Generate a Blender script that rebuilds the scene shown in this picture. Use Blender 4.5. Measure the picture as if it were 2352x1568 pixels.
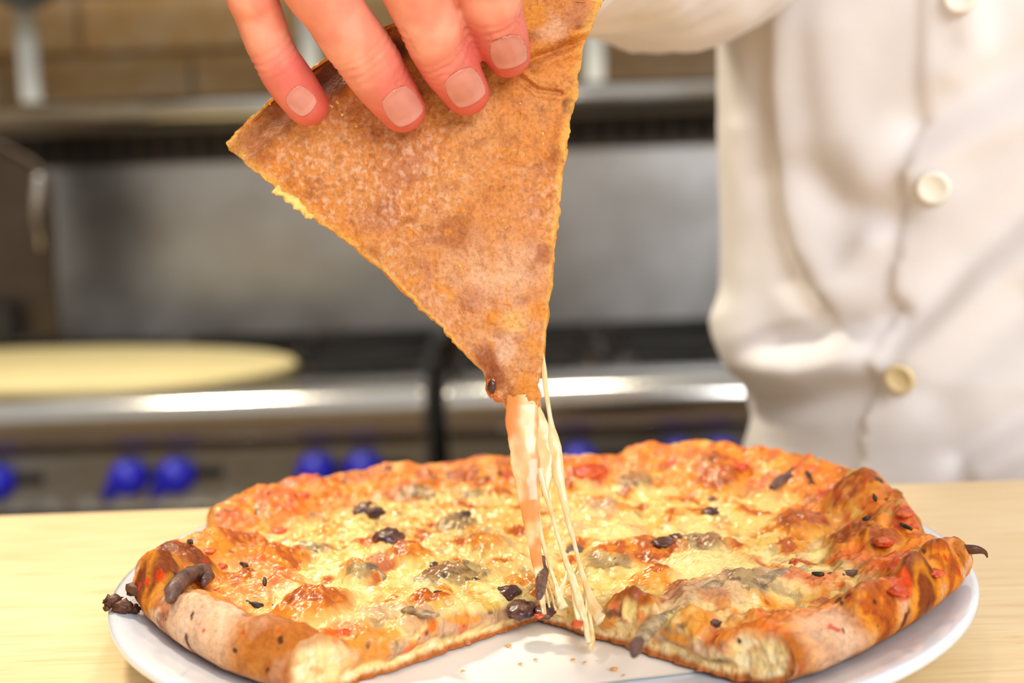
import bpy, bmesh, math, random
import numpy as np
from mathutils import Vector, Matrix
rng = np.random.default_rng(7); random.seed(7)
for o in list(bpy.data.objects): bpy.data.objects.remove(o)
SC = bpy.context.scene; COL = SC.collection
# ------------------------------------------------------------------ camera
W, H, F = 2352, 1568, 3267.0
CAM = np.array([-0.00478, -0.38937, 0.13678])
PITCH, YAW, ROLL = 0.149945, -0.00245, -0.036
fw = np.array([math.sin(YAW)*math.cos(PITCH), math.cos(YAW)*math.cos(PITCH), -math.sin(PITCH)])
r0 = np.cross(fw, [0, 0, 1.0]); r0 /= np.linalg.norm(r0); u0 = np.cross(r0, fw)
rt = r0*math.cos(ROLL)+u0*math.sin(ROLL); up = -r0*math.sin(ROLL)+u0*math.cos(ROLL)
cd = bpy.data.cameras.new('camera'); cam = bpy.data.objects.new('camera', cd); COL.objects.link(cam)
cam.matrix_world = Matrix(((rt[0], up[0], -fw[0], CAM[0]), (rt[1], up[1], -fw[1], CAM[1]), (rt[2], up[2], -fw[2], CAM[2]), (0, 0, 0, 1)))
cd.sensor_width = 36; cd.lens = 50; cd.clip_start = 0.01; cd.clip_end = 50
cd.dof.use_dof = True; cd.dof.focus_distance = 0.372; cd.dof.aperture_fstop = 8.5
SC.camera = cam
# ------------------------------------------------------------------ world, lamps, exposure
wd = bpy.data.worlds.new('world'); SC.world = wd; wd.use_nodes = True
bg = wd.node_tree.nodes['Background']; bg.inputs[0].default_value = (1.0, 0.955, 0.90, 1); bg.inputs[1].default_value = 0.44
def area(name, loc, target, size, power, col, sizey=None):
    l = bpy.data.lights.new(name, 'AREA'); l.energy = power; l.color = col; l.size = size
    if sizey: l.shape = 'RECTANGLE'; l.size_y = sizey
    o = bpy.data.objects.new(name, l); COL.objects.link(o); o.location = loc
    o.rotation_euler = (Vector(target)-Vector(loc)).to_track_quat('-Z', 'Y').to_euler(); return o
area('ceiling_lamp_light', (-0.75, 0.75, 1.45), (0, 0, 0), 0.26, 23, (1.0, 0.87, 0.66))
area('ceiling_lamp_light', (0.1, 1.05, 1.5), (0, 1.2, 0), 0.25, 9, (1.0, 0.88, 0.66))
area('window_light', (0.75, -1.9, 1.15), (0.05, 0.1, 0.08), 1.3, 43, (0.95, 0.965, 1.0), 1.0)
SC.view_settings.view_transform = 'Standard'; SC.view_settings.look = 'None'
SC.view_settings.gamma = 1; SC.view_settings.use_curve_mapping = False
SC.view_settings.exposure = 0.30

# ------------------------------------------------------------------ helpers
def proj(P):
    d = np.atleast_2d(P)-CAM; z = d @ fw
    return np.c_[W/2+F*(d @ rt)/z, H/2-F*(d @ up)/z]
def ray(x, y): return fw+rt*(x-W/2)/F-up*(y-H/2)/F
def on_z(x, y, z): d = ray(x, y); return CAM+d*((z-CAM[2])/d[2])       # photo pixel -> point at height z
def on_y(x, y, Y): d = ray(x, y); return CAM+d*((Y-CAM[1])/d[1])       # photo pixel -> point at depth Y
def srgb(r, g, b):
    c = np.array([r, g, b])/255.0; return np.where(c <= .04045, c/12.92, ((c+.055)/1.055)**2.4)
def s4(r, g, b): return tuple(srgb(r, g, b))+(1.0,)
def sst(a, b, x):
    t = np.clip((x-a)/(b-a), 0, 1); return t*t*(3-2*t)
def lerp(a, b, m): m = np.asarray(m)[..., None]; return a*(1-m)+np.asarray(b)*m
_G = rng.normal(size=(256, 3)); _G /= np.linalg.norm(_G, axis=1)[:, None]; _PM = rng.permutation(256)
def perlin(P):
    P = np.asarray(P, float); i = np.floor(P).astype(int); f = P-i; u = f*f*f*(f*(f*6-15)+10); out = 0
    for dx in (0, 1):
        for dy in (0, 1):
            for dz in (0, 1):
                h = _PM[(_PM[(_PM[(i[..., 0]+dx) & 255]+i[..., 1]+dy) & 255]+i[..., 2]+dz) & 255]
                g = _G[h]; d = g[..., 0]*(f[..., 0]-dx)+g[..., 1]*(f[..., 1]-dy)+g[..., 2]*(f[..., 2]-dz)
                out = out+d*(u[..., 0] if dx else 1-u[..., 0])*(u[..., 1] if dy else 1-u[..., 1])*(u[..., 2] if dz else 1-u[..., 2])
    return out*1.5
def fbm(P, sc, oc=4, seed=0.0):
    P = np.asarray(P)*sc+seed*17.31; s = 0; a = 1.0; t = 0
    for k in range(oc): s = s+a*perlin(P*2**k+k*5.7); t += a; a *= .5
    return s/t*1.5
def tag(o, label, cat, group=None):
    o['label'] = label; o['category'] = cat
    if group: o['group'] = group
    return o
def worldloc(o):
    v = Vector((0, 0, 0))
    while o: v += o.location; o = o.parent
    return v
def link(name, me, mat, parent=None, loc=None):
    o = bpy.data.objects.new(name, me); COL.objects.link(o)
    if mat: me.materials.append(mat)
    if parent is not None: o.parent = parent
    if loc is not None: o.location = Vector(loc)-(worldloc(parent) if parent else Vector((0, 0, 0)))
    return o
def empty(name, loc=(0, 0, 0)):
    o = bpy.data.objects.new(name, None); COL.objects.link(o); o.location = loc; o.empty_display_size = .02; return o
def mesh(name, V, Fc, mat, parent=None, smooth=True, cols=None, rough=None, base=None, normals=None):
    """verts in world space; the object origin goes to `base` (or the parent's origin)"""
    V = np.asarray(V, float); off = np.array(base) if base is not None else (np.array(worldloc(parent)) if parent else np.zeros(3))
    me = bpy.data.meshes.new(name)
    if isinstance(Fc, np.ndarray):
        n, k = Fc.shape; me.vertices.add(len(V)); me.vertices.foreach_set('co', (V-off).ravel().astype(np.float32))
        me.loops.add(n*k); me.loops.foreach_set('vertex_index', Fc.ravel().astype(np.int32))
        me.polygons.add(n); me.polygons.foreach_set('loop_start', np.arange(0, n*k, k, dtype=np.int32))
        me.update(calc_edges=True); me.validate()
    else:
        me.from_pydata([tuple(v) for v in V-off], [], Fc); me.update()
    if smooth: me.polygons.foreach_set('use_smooth', [True]*len(me.polygons))
    if cols is not None:
        a = me.attributes.new('Col', 'FLOAT_COLOR', 'POINT'); a.data.foreach_set('color', np.c_[cols, np.ones(len(V))].ravel().astype(np.float32))
    if rough is not None:
        a = me.attributes.new('Rgh', 'FLOAT', 'POINT'); a.data.foreach_set('value', np.asarray(rough, np.float32))
    if normals is not None: me.normals_split_custom_set_from_vertices([tuple(v) for v in normals])
    o = link(name, me, mat, parent)
    if base is not None: o.location = Vector(base)-(worldloc(parent) if parent else Vector((0, 0, 0)))
    return o
def box(name, c, s, mat, parent=None, bev=0.003, seg=2, base=None):
    bm = bmesh.new(); bmesh.ops.create_cube(bm, size=1)
    for v in bm.verts: v.co = Vector((v.co.x*s[0], v.co.y*s[1], v.co.z*s[2]))
    if bev: bmesh.ops.bevel(bm, geom=bm.edges[:], offset=min(bev, min(s)*.45), segments=seg, affect='EDGES')
    me = bpy.data.meshes.new(name); bm.to_mesh(me); bm.free()
    me.polygons.foreach_set('use_smooth', [False]*len(me.polygons))
    return link(name, me, mat, parent, c)
def lathe_mesh(prof, n=48, close=False):
    V = []; Fc = []
    for i in range(n):
        a = 2*math.pi*i/n
        for r, z in prof: V.append((r*math.cos(a), r*math.sin(a), z))
    m = len(prof)
    for i in range(n):
        j = (i+1) % n
        for k in range(m-1): Fc.append((i*m+k, j*m+k, j*m+k+1, i*m+k+1))
    return np.array(V), Fc
def interp_poly(pts, n):
    pts = np.asarray(pts, float); m = len(pts); t = np.linspace(0, m-1, n); i = np.clip(t.astype(int), 0, m-2); f = (t-i)[:, None]
    p0 = pts[np.clip(i-1, 0, m-1)]; p1 = pts[i]; p2 = pts[i+1]; p3 = pts[np.clip(i+2, 0, m-1)]
    return .5*((2*p1)+(-p0+p2)*f+(2*p0-5*p1+4*p2-p3)*f**2+(-p0+3*p1-3*p2+p3)*f**3)
def tube(path, rad, nseg=16, n=None, flat=None, nrm=None, caps=True):
    """path (k,3) radii (k,) -> smooth tube; flat=(wa,wb) ellipse factors about the hint normal nrm"""
    path = np.asarray(path, float); rad = np.asarray(rad, float)
    if n:
        q = interp_poly(np.c_[path, rad], n); path, rad = q[:, :3], np.maximum(q[:, 3], 1e-5)
    T = np.gradient(path, axis=0); T /= np.linalg.norm(T, axis=1)[:, None]+1e-12
    hint = np.array(nrm if nrm is not None else (0, -1, 0.001)); V = []; k = len(path)
    fa, fb = flat if flat else (1, 1)
    rows = []
    for i in range(k):
        A = np.cross(T[i], hint); A /= np.linalg.norm(A)+1e-12; B = np.cross(A, T[i])
        th = np.linspace(0, 2*math.pi, nseg, endpoint=False)
        rows.append(path[i]+rad[i]*(np.cos(th)[:, None]*A*fa+np.sin(th)[:, None]*B*fb))
    V = np.concatenate(rows); Fc = []
    for i in range(k-1):
        for j in range(nseg):
            j2 = (j+1) % nseg; Fc.append((i*nseg+j, i*nseg+j2, (i+1)*nseg+j2, (i+1)*nseg+j))
    if caps:
        V = np.r_[V, [path[0]], [path[-1]]]; a = len(V)-2
        for j in range(nseg):
            j2 = (j+1) % nseg; Fc.append((a, j2, j)); Fc.append((a+1, (k-1)*nseg+j, (k-1)*nseg+j2))
    return V, Fc
def blob(c, r, n=2, noise=.25, nsc=1.5, seed=0):
    bm = bmesh.new(); bmesh.ops.create_icosphere(bm, subdivisions=n, radius=1)
    V = np.array([v.co[:] for v in bm.verts]); Fc = [tuple(v.index for v in f.verts) for f in bm.faces]; bm.free()
    V = V*(1+noise*fbm(V, nsc, 3, seed)[:, None]); return V*np.array(r)+np.array(c), Fc
def join(parts):
    V = []; Fc = []; o = 0
    for v, f in parts:
        V.append(np.asarray(v)); Fc += [tuple(i+o for i in x) for x in f]; o += len(v)
    return np.concatenate(V), Fc
def rotz(V, a, c=(0, 0, 0)):
    c = np.array(c); R = np.array([[math.cos(a), -math.sin(a), 0], [math.sin(a), math.cos(a), 0], [0, 0, 1]]); return (V-c) @ R.T+c

# ------------------------------------------------------------------ materials
class NT:
    def __init__(s, name):
        s.m = bpy.data.materials.new(name); s.m.use_nodes = True; s.t = s.m.node_tree; s.b = s.t.nodes['Principled BSDF']
    def n(s, typ, **kw):
        x = s.t.nodes.new(typ)
        for k, v in kw.items(): setattr(x, k, v)
        return x
    def l(s, a, b): s.t.links.new(a, b)
    def coord(s, sc=(1, 1, 1), kind='Object'):
        tc = s.n('ShaderNodeTexCoord'); mp = s.n('ShaderNodeMapping'); mp.inputs['Scale'].default_value = sc
        s.l(tc.outputs[kind], mp.inputs[0]); return mp.outputs[0]
    def noise(s, sc, det=4, rough=.55, vec=None, dist=0):
        x = s.n('ShaderNodeTexNoise'); x.inputs['Scale'].default_value = sc; x.inputs['Detail'].default_value = det
        x.inputs['Roughness'].default_value = rough; x.inputs['Distortion'].default_value = dist
        s.l(vec if vec is not None else s.coord(), x.inputs['Vector']); return x.outputs['Fac']
    def ramp(s, fac, stops):
        x = s.n('ShaderNodeValToRGB'); e = x.color_ramp.elements
        while len(e) < len(stops): e.new(.5)
        for k, (p, c) in enumerate(stops): e[k].position = p; e[k].color = c
        s.l(fac, x.inputs[0]); return x.outputs[0]
    def mix(s, fac, a, b, typ='MIX'):
        x = s.n('ShaderNodeMix', data_type='RGBA', blend_type=typ)
        for sock, v in ((x.inputs[0], fac), (x.inputs[6], a), (x.inputs[7], b)):
            if hasattr(v, 'links'): s.l(v, sock)
            else: sock.default_value = v
        return x.outputs[2]
    def bump(s, h, st=.3, dist=.001, prev=None):
        x = s.n('ShaderNodeBump'); x.inputs['Strength'].default_value = st; x.inputs['Distance'].default_value = dist
        s.l(h, x.inputs['Height'])
        if prev is not None: s.l(prev, x.inputs['Normal'])
        return x.outputs[0]
    def set(s, **kw):
        for k, v in kw.items():
            i = s.b.inputs[k.replace('_', ' ')]
            if hasattr(v, 'links'): s.l(v, i)
            else: i.default_value = v
        return s.m
def plain(name, c, rough=.5, metal=0, var=.08, nsc=30, bump=0, **kw):
    t = NT(name); f = t.noise(nsc, 4); c = np.array(c[:3])
    col = t.ramp(f, [(.25, tuple(np.clip(c*(1-var), 0, 1))+(1,)), (.75, tuple(np.clip(c*(1+var), 0, 1))+(1,))])
    t.set(Base_Color=col, Roughness=rough, Metallic=metal, **kw)
    if bump: t.l(t.bump(f, bump), t.b.inputs['Normal'])
    return t.m
def food(name, sss=.12, fine=700, bump=.5, spec=.5, coat=0.0, var=1.0):
    t = NT(name); a = t.n('ShaderNodeAttribute', attribute_name='Col'); g = t.n('ShaderNodeAttribute', attribute_name='Rgh')
    f1 = t.noise(fine, 5, .65); f2 = t.noise(fine*.3, 4, .6)
    lo = 1-.34*var; hi = 1+.22*var; v = t.ramp(f1, [(.28, (lo, lo*.95, lo*.9, 1)), (.5, (1, 1, 1, 1)), (.74, (hi, hi, hi, 1))])
    col = t.mix(.8, a.outputs['Color'], v, 'MULTIPLY')
    n1 = t.bump(f2, bump, .0012); n2 = t.bump(f1, bump*.7, .0005, n1)
    t.set(Base_Color=col, Roughness=g.outputs['Fac'], Subsurface_Weight=sss, Subsurface_Scale=.004, Normal=n2, Specular_IOR_Level=spec, Coat_Weight=coat, Coat_Roughness=.12)
    t.b.inputs['Subsurface Radius'].default_value = (1.0, .55, .25); return t.m
M = {}
M['steel'] = (lambda t: (t.set(Base_Color=(.46, .46, .45, 1), Metallic=1.0, Roughness=t.ramp(t.noise(18, 5, .6, t.coord((1, 1, 8))), [(.3, (.22,)*3+(1,)), (.7, (.40,)*3+(1,))])), t.m)[1])(NT('brushed_steel'))
M['steel_back'] = (lambda t: (t.set(Base_Color=t.ramp(t.noise(5, 5, .6), [(.3, (.48, .46, .43, 1)), (.7, (.66, .66, .66, 1))]), Metallic=1.0, Roughness=t.ramp(t.noise(3, 4, .6), [(.3, (.25,)*3+(1,)), (.7, (.42,)*3+(1,))])), t.m)[1])(NT('smudged_steel'))
M['polished'] = plain('polished_steel', (.72, .70, .66), .14, 1, .05)
M['black'] = plain('black_iron', (.012, .012, .012), .55, 0, .3, 60, .2)
M['darksteel'] = plain('dark_bronze_steel', (.10, .075, .055), .38, .8, .2, 12)
M['blue'] = plain('blue_plastic', srgb(32, 34, 190), .35, 0, .06)
M['cream'] = plain('cream_board', srgb(238, 222, 165), .55, 0, .05, 8)
M['plate'] = plain('white_glaze', srgb(222, 227, 234), .12, 0, .01, 10, Coat_Weight=.4)
M['paper'] = plain('white_paper', srgb(246, 240, 228), .75, 0, .02, 25, .05)
M['floor'] = plain('floor_tile', (.16, .11, .08), .5, 0, .2, 6)
M['grout'] = plain('grout', srgb(140, 118, 84), .9, 0, .12, 40, .2)
M['wallpaint'] = plain('wall_paint', srgb(190, 175, 150), .8, 0, .04)
M['post'] = plain('post_enamel', srgb(214, 216, 210), .35)
M['hair'] = plain('hair', (.03, .02, .015), .5, 0, .3, 90, .5)
M['trouser'] = plain('dark_cloth', (.03, .03, .035), .85, 0, .2, 200, .2)
M['buttonwarm'] = plain('warm_button', srgb(226, 206, 160), .3, 0, .03)
M['button'] = plain('shirt_button', srgb(240, 238, 226), .3, 0, .03)
def tile_mat():
    t = NT('stone_tile'); f = t.noise(9, 6, .65); i = t.n('ShaderNodeObjectInfo')
    c = t.ramp(f, [(.25, s4(132, 96, 52)), (.45, s4(172, 136, 84)), (.6, s4(178, 152, 116)), (.8, s4(190, 170, 140))])
    v = t.ramp(i.outputs['Random'], [(0, (.8, .78, .74, 1)), (1, (1.1, 1.08, 1.06, 1))])
    t.set(Base_Color=t.mix(1, c, v, 'MULTIPLY'), Roughness=.55); t.l(t.bump(f, .3, .003), t.b.inputs['Normal']); return t.m
M['tile'] = tile_mat()
def wood_mat():
    t = NT('maple_butcher_block'); c = t.coord((3, 40, 40)); f = t.noise(9, 6, .6, c, .6); f2 = t.noise(3.0, 3, .5, t.coord((1, 6, 1)))
    col = t.ramp(f, [(.2, s4(214, 178, 122)), (.45, s4(238, 210, 160)), (.7, s4(244, 222, 178)), (.9, s4(222, 190, 136))])
    v = t.ramp(f2, [(.3, (.93, .9, .86, 1)), (.7, (1.03, 1.03, 1.03, 1))])
    t.set(Base_Color=t.mix(1, col, v, 'MULTIPLY'), Roughness=.42); t.l(t.bump(f, .08, .0005), t.b.inputs['Normal']); return t.m
M['wood'] = wood_mat()
def cloth_mat():
    t = NT('white_cotton'); f = t.noise(900, 2, .5); f2 = t.noise(14, 4)
    t.set(Base_Color=t.ramp(f2, [(.3, s4(226, 223, 224)), (.7, s4(234, 231, 232))]), Roughness=.85, Sheen_Weight=.15, Subsurface_Weight=.08, Subsurface_Scale=.01)
    t.l(t.bump(f, .12, .0004), t.b.inputs['Normal']); return t.m
M['cloth'] = cloth_mat()
M['cheese'] = food('melted_cheese', .04, 620, .45, .5, .15, .6)
M['dough'] = food('baked_dough', .04, 700, .7, .3, 0, 1.2)
M['under'] = food('floured_underside', .03, 1000, .8, .25, 0, 1.25)
M['skin'] = (lambda t: (t.set(Base_Color=t.mix(.55, t.n('ShaderNodeAttribute', attribute_name='Col').outputs['Color'], t.ramp(t.noise(110, 5, .6), [(.3, (.78, .70, .68, 1)), (.55, (1, 1, 1, 1)), (.8, (1.06, 1.05, 1.03, 1))]), 'MULTIPLY'), Roughness=.46, Subsurface_Weight=.22, Subsurface_Scale=.004, Normal=t.bump(t.noise(1500, 3, .6), .12, .0004)), t.m)[1])(NT('skin'))
M['nail'] = plain('fingernail', srgb(210, 136, 122), .2, 0, .10, 140, Subsurface_Weight=.15)
def string_mat():
    t = NT('stretched_cheese'); a = t.n('ShaderNodeAttribute', attribute_name='Col'); f = t.noise(160, 4, .6, t.coord((1, 1, .12)))
    c = t.mix(.5, a.outputs['Color'], t.ramp(f, [(.3, (.86, .8, .7, 1)), (.6, (1, 1, 1, 1))]), 'MULTIPLY')
    t.set(Base_Color=c, Roughness=.28, Subsurface_Weight=.35, Subsurface_Scale=.004, Transmission_Weight=.12, Coat_Weight=.2); return t.m
M['string'] = string_mat()
M['olive'] = (lambda t: (t.set(Base_Color=t.ramp(t.noise(260, 4, .6), [(.35, s4(44, 24, 26)), (.52, s4(78, 40, 38)), (.66, s4(120, 86, 66)), (.8, s4(190, 160, 120))]), Roughness=.3, Normal=t.bump(t.noise(600, 4), .3, .0006)), t.m)[1])(NT('dark_olive'))
M['mush'] = (lambda t: (t.set(Base_Color=t.ramp(t.noise(260, 5, .65), [(.3, s4(92, 74, 54)), (.45, s4(140, 118, 88)), (.58, s4(190, 164, 122)), (.75, s4(226, 200, 146))]), Roughness=.38, Normal=t.bump(t.noise(700, 4), .4, .0006)), t.m)[1])(NT('mushroom'))
M['mushdark'] = (lambda t: (t.set(Base_Color=t.ramp(t.noise(260, 5, .65), [(.3, s4(48, 34, 30)), (.5, s4(96, 66, 58)), (.75, s4(136, 104, 90))]), Roughness=.45, Normal=t.bump(t.noise(700, 4), .4, .0006)), t.m)[1])(NT('dark_mushroom'))
M['tomato'] = (lambda t: (t.set(Base_Color=t.ramp(t.noise(300, 4, .6), [(.3, s4(168, 44, 24)), (.5, s4(204, 74, 32)), (.72, s4(222, 124, 52))]), Roughness=.34, Normal=t.bump(t.noise(600, 4), .4, .0006)), t.m)[1])(NT('tomato'))
M['herb'] = plain('charred_herb', srgb(40, 34, 24), .6, 0, .4, 300, .3)
M['char'] = plain('charred_dough', srgb(84, 44, 22), .5, 0, .5, 180, .6)
M['drip'] = plain('amber_drip', srgb(196, 100, 32), .18, 0, .35, 200, .2, Coat_Weight=.5)
M['crumbpale'] = plain('pale_crumb', srgb(240, 198, 112), .7, 0, .15, 400, .4)
M['meal'] = plain('cornmeal', srgb(240, 180, 84), .6)
M['crumb'] = plain('crumb', srgb(214, 150, 70), .7, 0, .3, 400, .3)

# ------------------------------------------------------------------ setting
FZ = -0.95
def struct(o): o['kind'] = 'structure'; return o
struct(box('floor', (0.2, 0.7, FZ-.05), (5.4, 4.2, .1), M['floor'], None, 0))
wb = struct(box('wall_back', (0.2, 2.30, 0.45), (5.4, .1, 2.8), M['grout'], None, 0))
struct(box('wall_left', (-2.45, 0.7, 0.45), (.1, 3.3, 2.8), M['wallpaint'], None, 0))
struct(box('wall_right', (2.85, 0.7, 0.45), (.1, 3.3, 2.8), M['wallpaint'], None, 0))
TW, TH = .33, .155; tme = None; k = 0
for r in range(5):
    z = .29-TH/2-.004+(r-1)*(TH+.008)
    for c in range(8):
        x = -.575-TW/2-.004+(c-1)*(TW+.008)+(0 if r % 2 else TW*.42)
        dy = random.uniform(-.002, .002)
        if tme is None: t0 = box('tile', (x, 2.245+dy, z), (TW, .016, TH), M['tile'], wb, .004); tme = t0.data
        else: t0 = link('tile', tme, None, wb, (x, 2.245+dy, z))

# wooden counter the plate stands on
ct = tag(empty('wooden_counter', (0, -.36, FZ)), 'pale maple butcher-block counter under the pizza plate', 'counter')
box('worktop', (0, -.36, -.025), (2.6, .98, .05), M['wood'], ct, .004, 3)
box('front_panel', (0, .06, (FZ-.05)/2), (2.5, .03, -FZ-.05), M['wallpaint'], ct, .002)
for sx in (-1, 1): box('leg', (sx*1.2, -.5, (FZ-.05)/2), (.07, .07, -FZ-.05), M['wood'], ct, .004)

# gas ranges -------------------------------------------------------------
RZ = -.19; RY0 = 1.45; RY1 = 2.06
GAPX = -.112
def gas_range(x0, x1, knobs, label, nbur):
    cx = (x0+x1)/2; w = x1-x0
    g = tag(empty('gas_range', (cx, (RY0+RY1)/2, FZ)), label, 'stove', 'steel gas ranges behind the counter')
    box('body', (cx, (RY0+RY1)/2+.03, (RZ-.07+FZ+.1)/2), (w, RY1-RY0-.04, RZ-.07-FZ-.1), M['steel'], g, .003)
    box('cooktop', (cx, (RY0+RY1)/2+.035, RZ-.062), (w-.004, RY1-RY0-.05, .024), M['darksteel'], g, .003)
    # rolled front rail
    n = 22; pr = [(RY0+.05, RZ), ]
    for i in range(n):
        a = math.pi/2+i/(n-1)*math.pi*.5; pr.append((RY0-.0+.032*math.cos(a), RZ-.034+.034*math.sin(a)))
    pr += [(RY0-.032, RZ-.058), (RY0-.024, RZ-.064), (RY0+.05, RZ-.064)]
    V = []; Fc = []; m = len(pr)
    for x in (x0+.002, x0+.006, x1-.006, x1-.002):
        for (y, z) in pr: V.append((x, y, z))
    for i in range(3):
        for k2 in range(m): k3 = (k2+1) % m; Fc.append((i*m+k2, i*m+k3, (i+1)*m+k3, (i+1)*m+k2))
    Fc += [tuple(range(m))[::-1], tuple(range(3*m, 4*m))]
    mesh('front_rail', V, Fc, M['polished'], g)
    box('control_panel', (cx, RY0+.015, RZ-.112), (w-.006, .05, .09), M['steel'], g, .002)
    box('drip_slot', (cx, RY0-.002, RZ-.072), (w-.01, .03, .012), M['darksteel'], g, .001)
    box('oven_door', (cx, RY0+.012, RZ-.43), (w-.03, .05, .40), M['steel'], g, .006)
    box('door_gap', (cx, RY0+.016, RZ-.190), (w-.01, .04, .062), M['black'], g, .001)
    # oven handle
    V, Fc = tube([(x0+.06, RY0-.05, RZ-.176), (cx, RY0-.05, RZ-.176), (x1-.06, RY0-.05, RZ-.176)], [.012]*3, 16, 24)
    h = mesh('door_handle', V, Fc, M['polished'], g)
    nb = int(w/.055)
    for i in range(nb):
        x = x0+.08+(w-.16)*i/max(1, nb-1)
        bV, bF = blob((x, RY0-.060, RZ-.164), (.012, .012, .011), 2, .15, 1.4, i); mesh('rivet', bV, bF, M['polished'], h)
    for x in (x0+.08, x1-.08): box('bracket', (x, RY0-.025, RZ-.182), (.02, .05, .02), M['steel'], h, .003)
    for kx in knobs:
        kn = empty('knob', (kx, RY0-.022, RZ-.112)); kn.parent = g; kn.location = Vector((kx, RY0-.022, RZ-.112))-worldloc(g)
        prof = [(0, -.034), (.012, -.034), (.0175, -.030), (.022, -.018), (.0255, -.006), (.026, 0), (0, 0)]
        V, Fc = lathe_mesh(prof, 28); V = np.c_[V[:, 0], V[:, 2], V[:, 1]]+np.array((kx, RY0-.012, RZ-.112)); V[:, 0] = V[:, 0]
        mesh('knob_body', V, [f[::-1] for f in Fc], M['blue'], kn)
        # wedge grip pointing down-left
        pr2 = [(-.034, -.021), (-.012, .024), (.006, .026), (.016, .014), (-.006, -.014), (-.026, -.029)]
        V = [(kx+a, RY0-.040, RZ-.112+b) for a, b in pr2]+[(kx+a*1.05, RY0-.020, RZ-.112+b*1.05) for a, b in pr2]
        Fc = [(0, 1, 2, 3, 4, 5)[::-1], (6, 7, 8, 9, 10, 11)]+[(i, (i+1) % 6, 6+(i+1) % 6, 6+i) for i in range(6)]
        bm = bmesh.new(); vs = [bm.verts.new(v) for v in V]; [bm.faces.new([vs[i] for i in f]) for f in Fc]
        bmesh.ops.recalc_face_normals(bm, faces=bm.faces[:]); bmesh.ops.bevel(bm, geom=bm.edges[:], offset=.003, segments=2, affect='EDGES')
        V = [v.co[:] for v in bm.verts]; bm.verts.index_update(); Fc = [tuple(v.index for v in f.verts) for f in bm.faces]; bm.free()
        mesh('knob_grip', V, Fc, M['blue'], kn)
        box('valve_slot', (kx+.043, RY0-.011, RZ-.110), (.036, .010, .014), M['black'], g, .002)
    # burners and cast grates
    for bx in np.linspace(x0, x1, nbur+1)[:-1]+w/nbur/2:
        for by in (RY0+.17, RY0+.44):
            GZ = RZ-.05; gr = empty('burner_grate', (bx, by, GZ)); gr.parent = g; gr.location = Vector((bx, by, GZ))-worldloc(g)
            V, Fc = lathe_mesh([(0, .016), (.03, .016), (.038, .010), (.04, 0)], 20); mesh('burner_cap', V+np.array((bx, by, GZ)), Fc, M['darksteel'], gr)
            s = w/nbur*.47; sy = .125; parts = []
            for (ax, ay, bx2, by2) in [(-s, -sy, s, -sy), (-s, sy, s, sy), (-s, -sy, -s, sy), (s, -sy, s, sy), (-s, 0, -.045, 0), (.045, 0, s, 0), (0, -sy, 0, -.045), (0, .045, 0, sy), (-s, -sy, -.05, -.05), (s, sy, .05, .05), (-s, sy, -.05, .05), (s, -sy, .05, -.05)]:
                parts.append(tube([(bx+ax, by+ay, GZ+.034), (bx+bx2, by+by2, GZ+.034)], [.008, .008], 6))
            for sx in (-s, s):
                for sy2 in (-sy, sy): parts.append(tube([(bx+sx, by+sy2, GZ), (bx+sx, by+sy2, GZ+.034)], [.006, .006], 6))
            V, Fc = join(parts); mesh('grate_bars', V, Fc, M['black'], gr, False)
    box('backsplash', (cx, RY1+.05, (RZ-.05+.154)/2), (w, .02, .154-RZ+.05), M['steel_back'], g, .002)
    box('flue_vent', (cx, RY1+.034, .122), (w-.02, .014, .058), M['darksteel'], g, .004)
    for i in range(24): box('vent_slot', (x0+.04+(w-.08)*i/23, RY1+.026, .122), (.022, .006, .040), M['black'], g, .001)
    box('back_ledge', (cx, RY1+.015, RZ-.040), (w-.004, .06, .02), M['darksteel'], g, .003)
    for sx in (x0+.05, x1-.05):
        for y in (RY0+.08, RY1-.04): V, Fc = tube([(sx, y, FZ), (sx, y, FZ+.12)], [.02, .025], 12); mesh('leg', V, Fc, M['polished'], g)
    return g
kxs = [on_y(px, 1080, RY0-.03)[0] for px in (-22, 288, 398, 722, 832)]
GL = gas_range(-1.02, GAPX-.012, kxs, 'steel gas range with blue knobs and cream board on top, left of dark gap', 2)
kx2 = [on_y(px, 1045, RY0-.03)[0] for px in (1330, 1560, 1660)]
gas_range(GAPX+.012, .80, kx2, 'steel gas range right of dark gap, partly behind the white shirt', 2)

# double shelf over the ranges
sh = tag(empty('pot_shelf', (-.1, 1.98, .165)), 'stainless two-tier shelf with upright posts above the ranges', 'shelf')
SX0, SX1 = -1.05, .82
def shelf(z, name):
    box(name, ((SX0+SX1)/2, 1.985, z+.004), (SX1-SX0, .27, .008), M['steel'], sh, .002)
    V, Fc = tube([(SX0, 1.852, z-.011), (SX1, 1.852, z-.011)], [.022, .022], 20, 3); mesh('shelf_nosing', V, Fc, M['polished'], sh)
shelf(.190, 'lower_shelf'); shelf(.390, 'upper_shelf')
for px in (68, 716, 1366):
    x = on_y(px, 160, 1.93)[0]
    box('post', (x, 1.93, .292), (.030, .022, .188), M['post'], sh, .004)

# cream oval board lying on the left range
V, Fc = lathe_mesh([(0, 0), (.955, 0), (.985, .003), (1, .009), (.985, .015), (.955, .018), (0, .018)], 96)
V = V*np.array([.36, .168, 1]); R_ = Matrix.Rotation(math.radians(1.2), 3, 'Y') @ Matrix.Rotation(math.radians(2.0), 3, 'Z'); V = np.array([tuple(R_ @ Vector(v)) for v in V])
bb = (on_y(680, 810, 1.6)[0]-.36, 1.60, RZ-.0075+.008)
tag(mesh('oval_board', V+np.array(bb), Fc, M['cream'], None, True, base=bb), 'cream-coloured oval board lying on the left stove burners', 'board')

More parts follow.
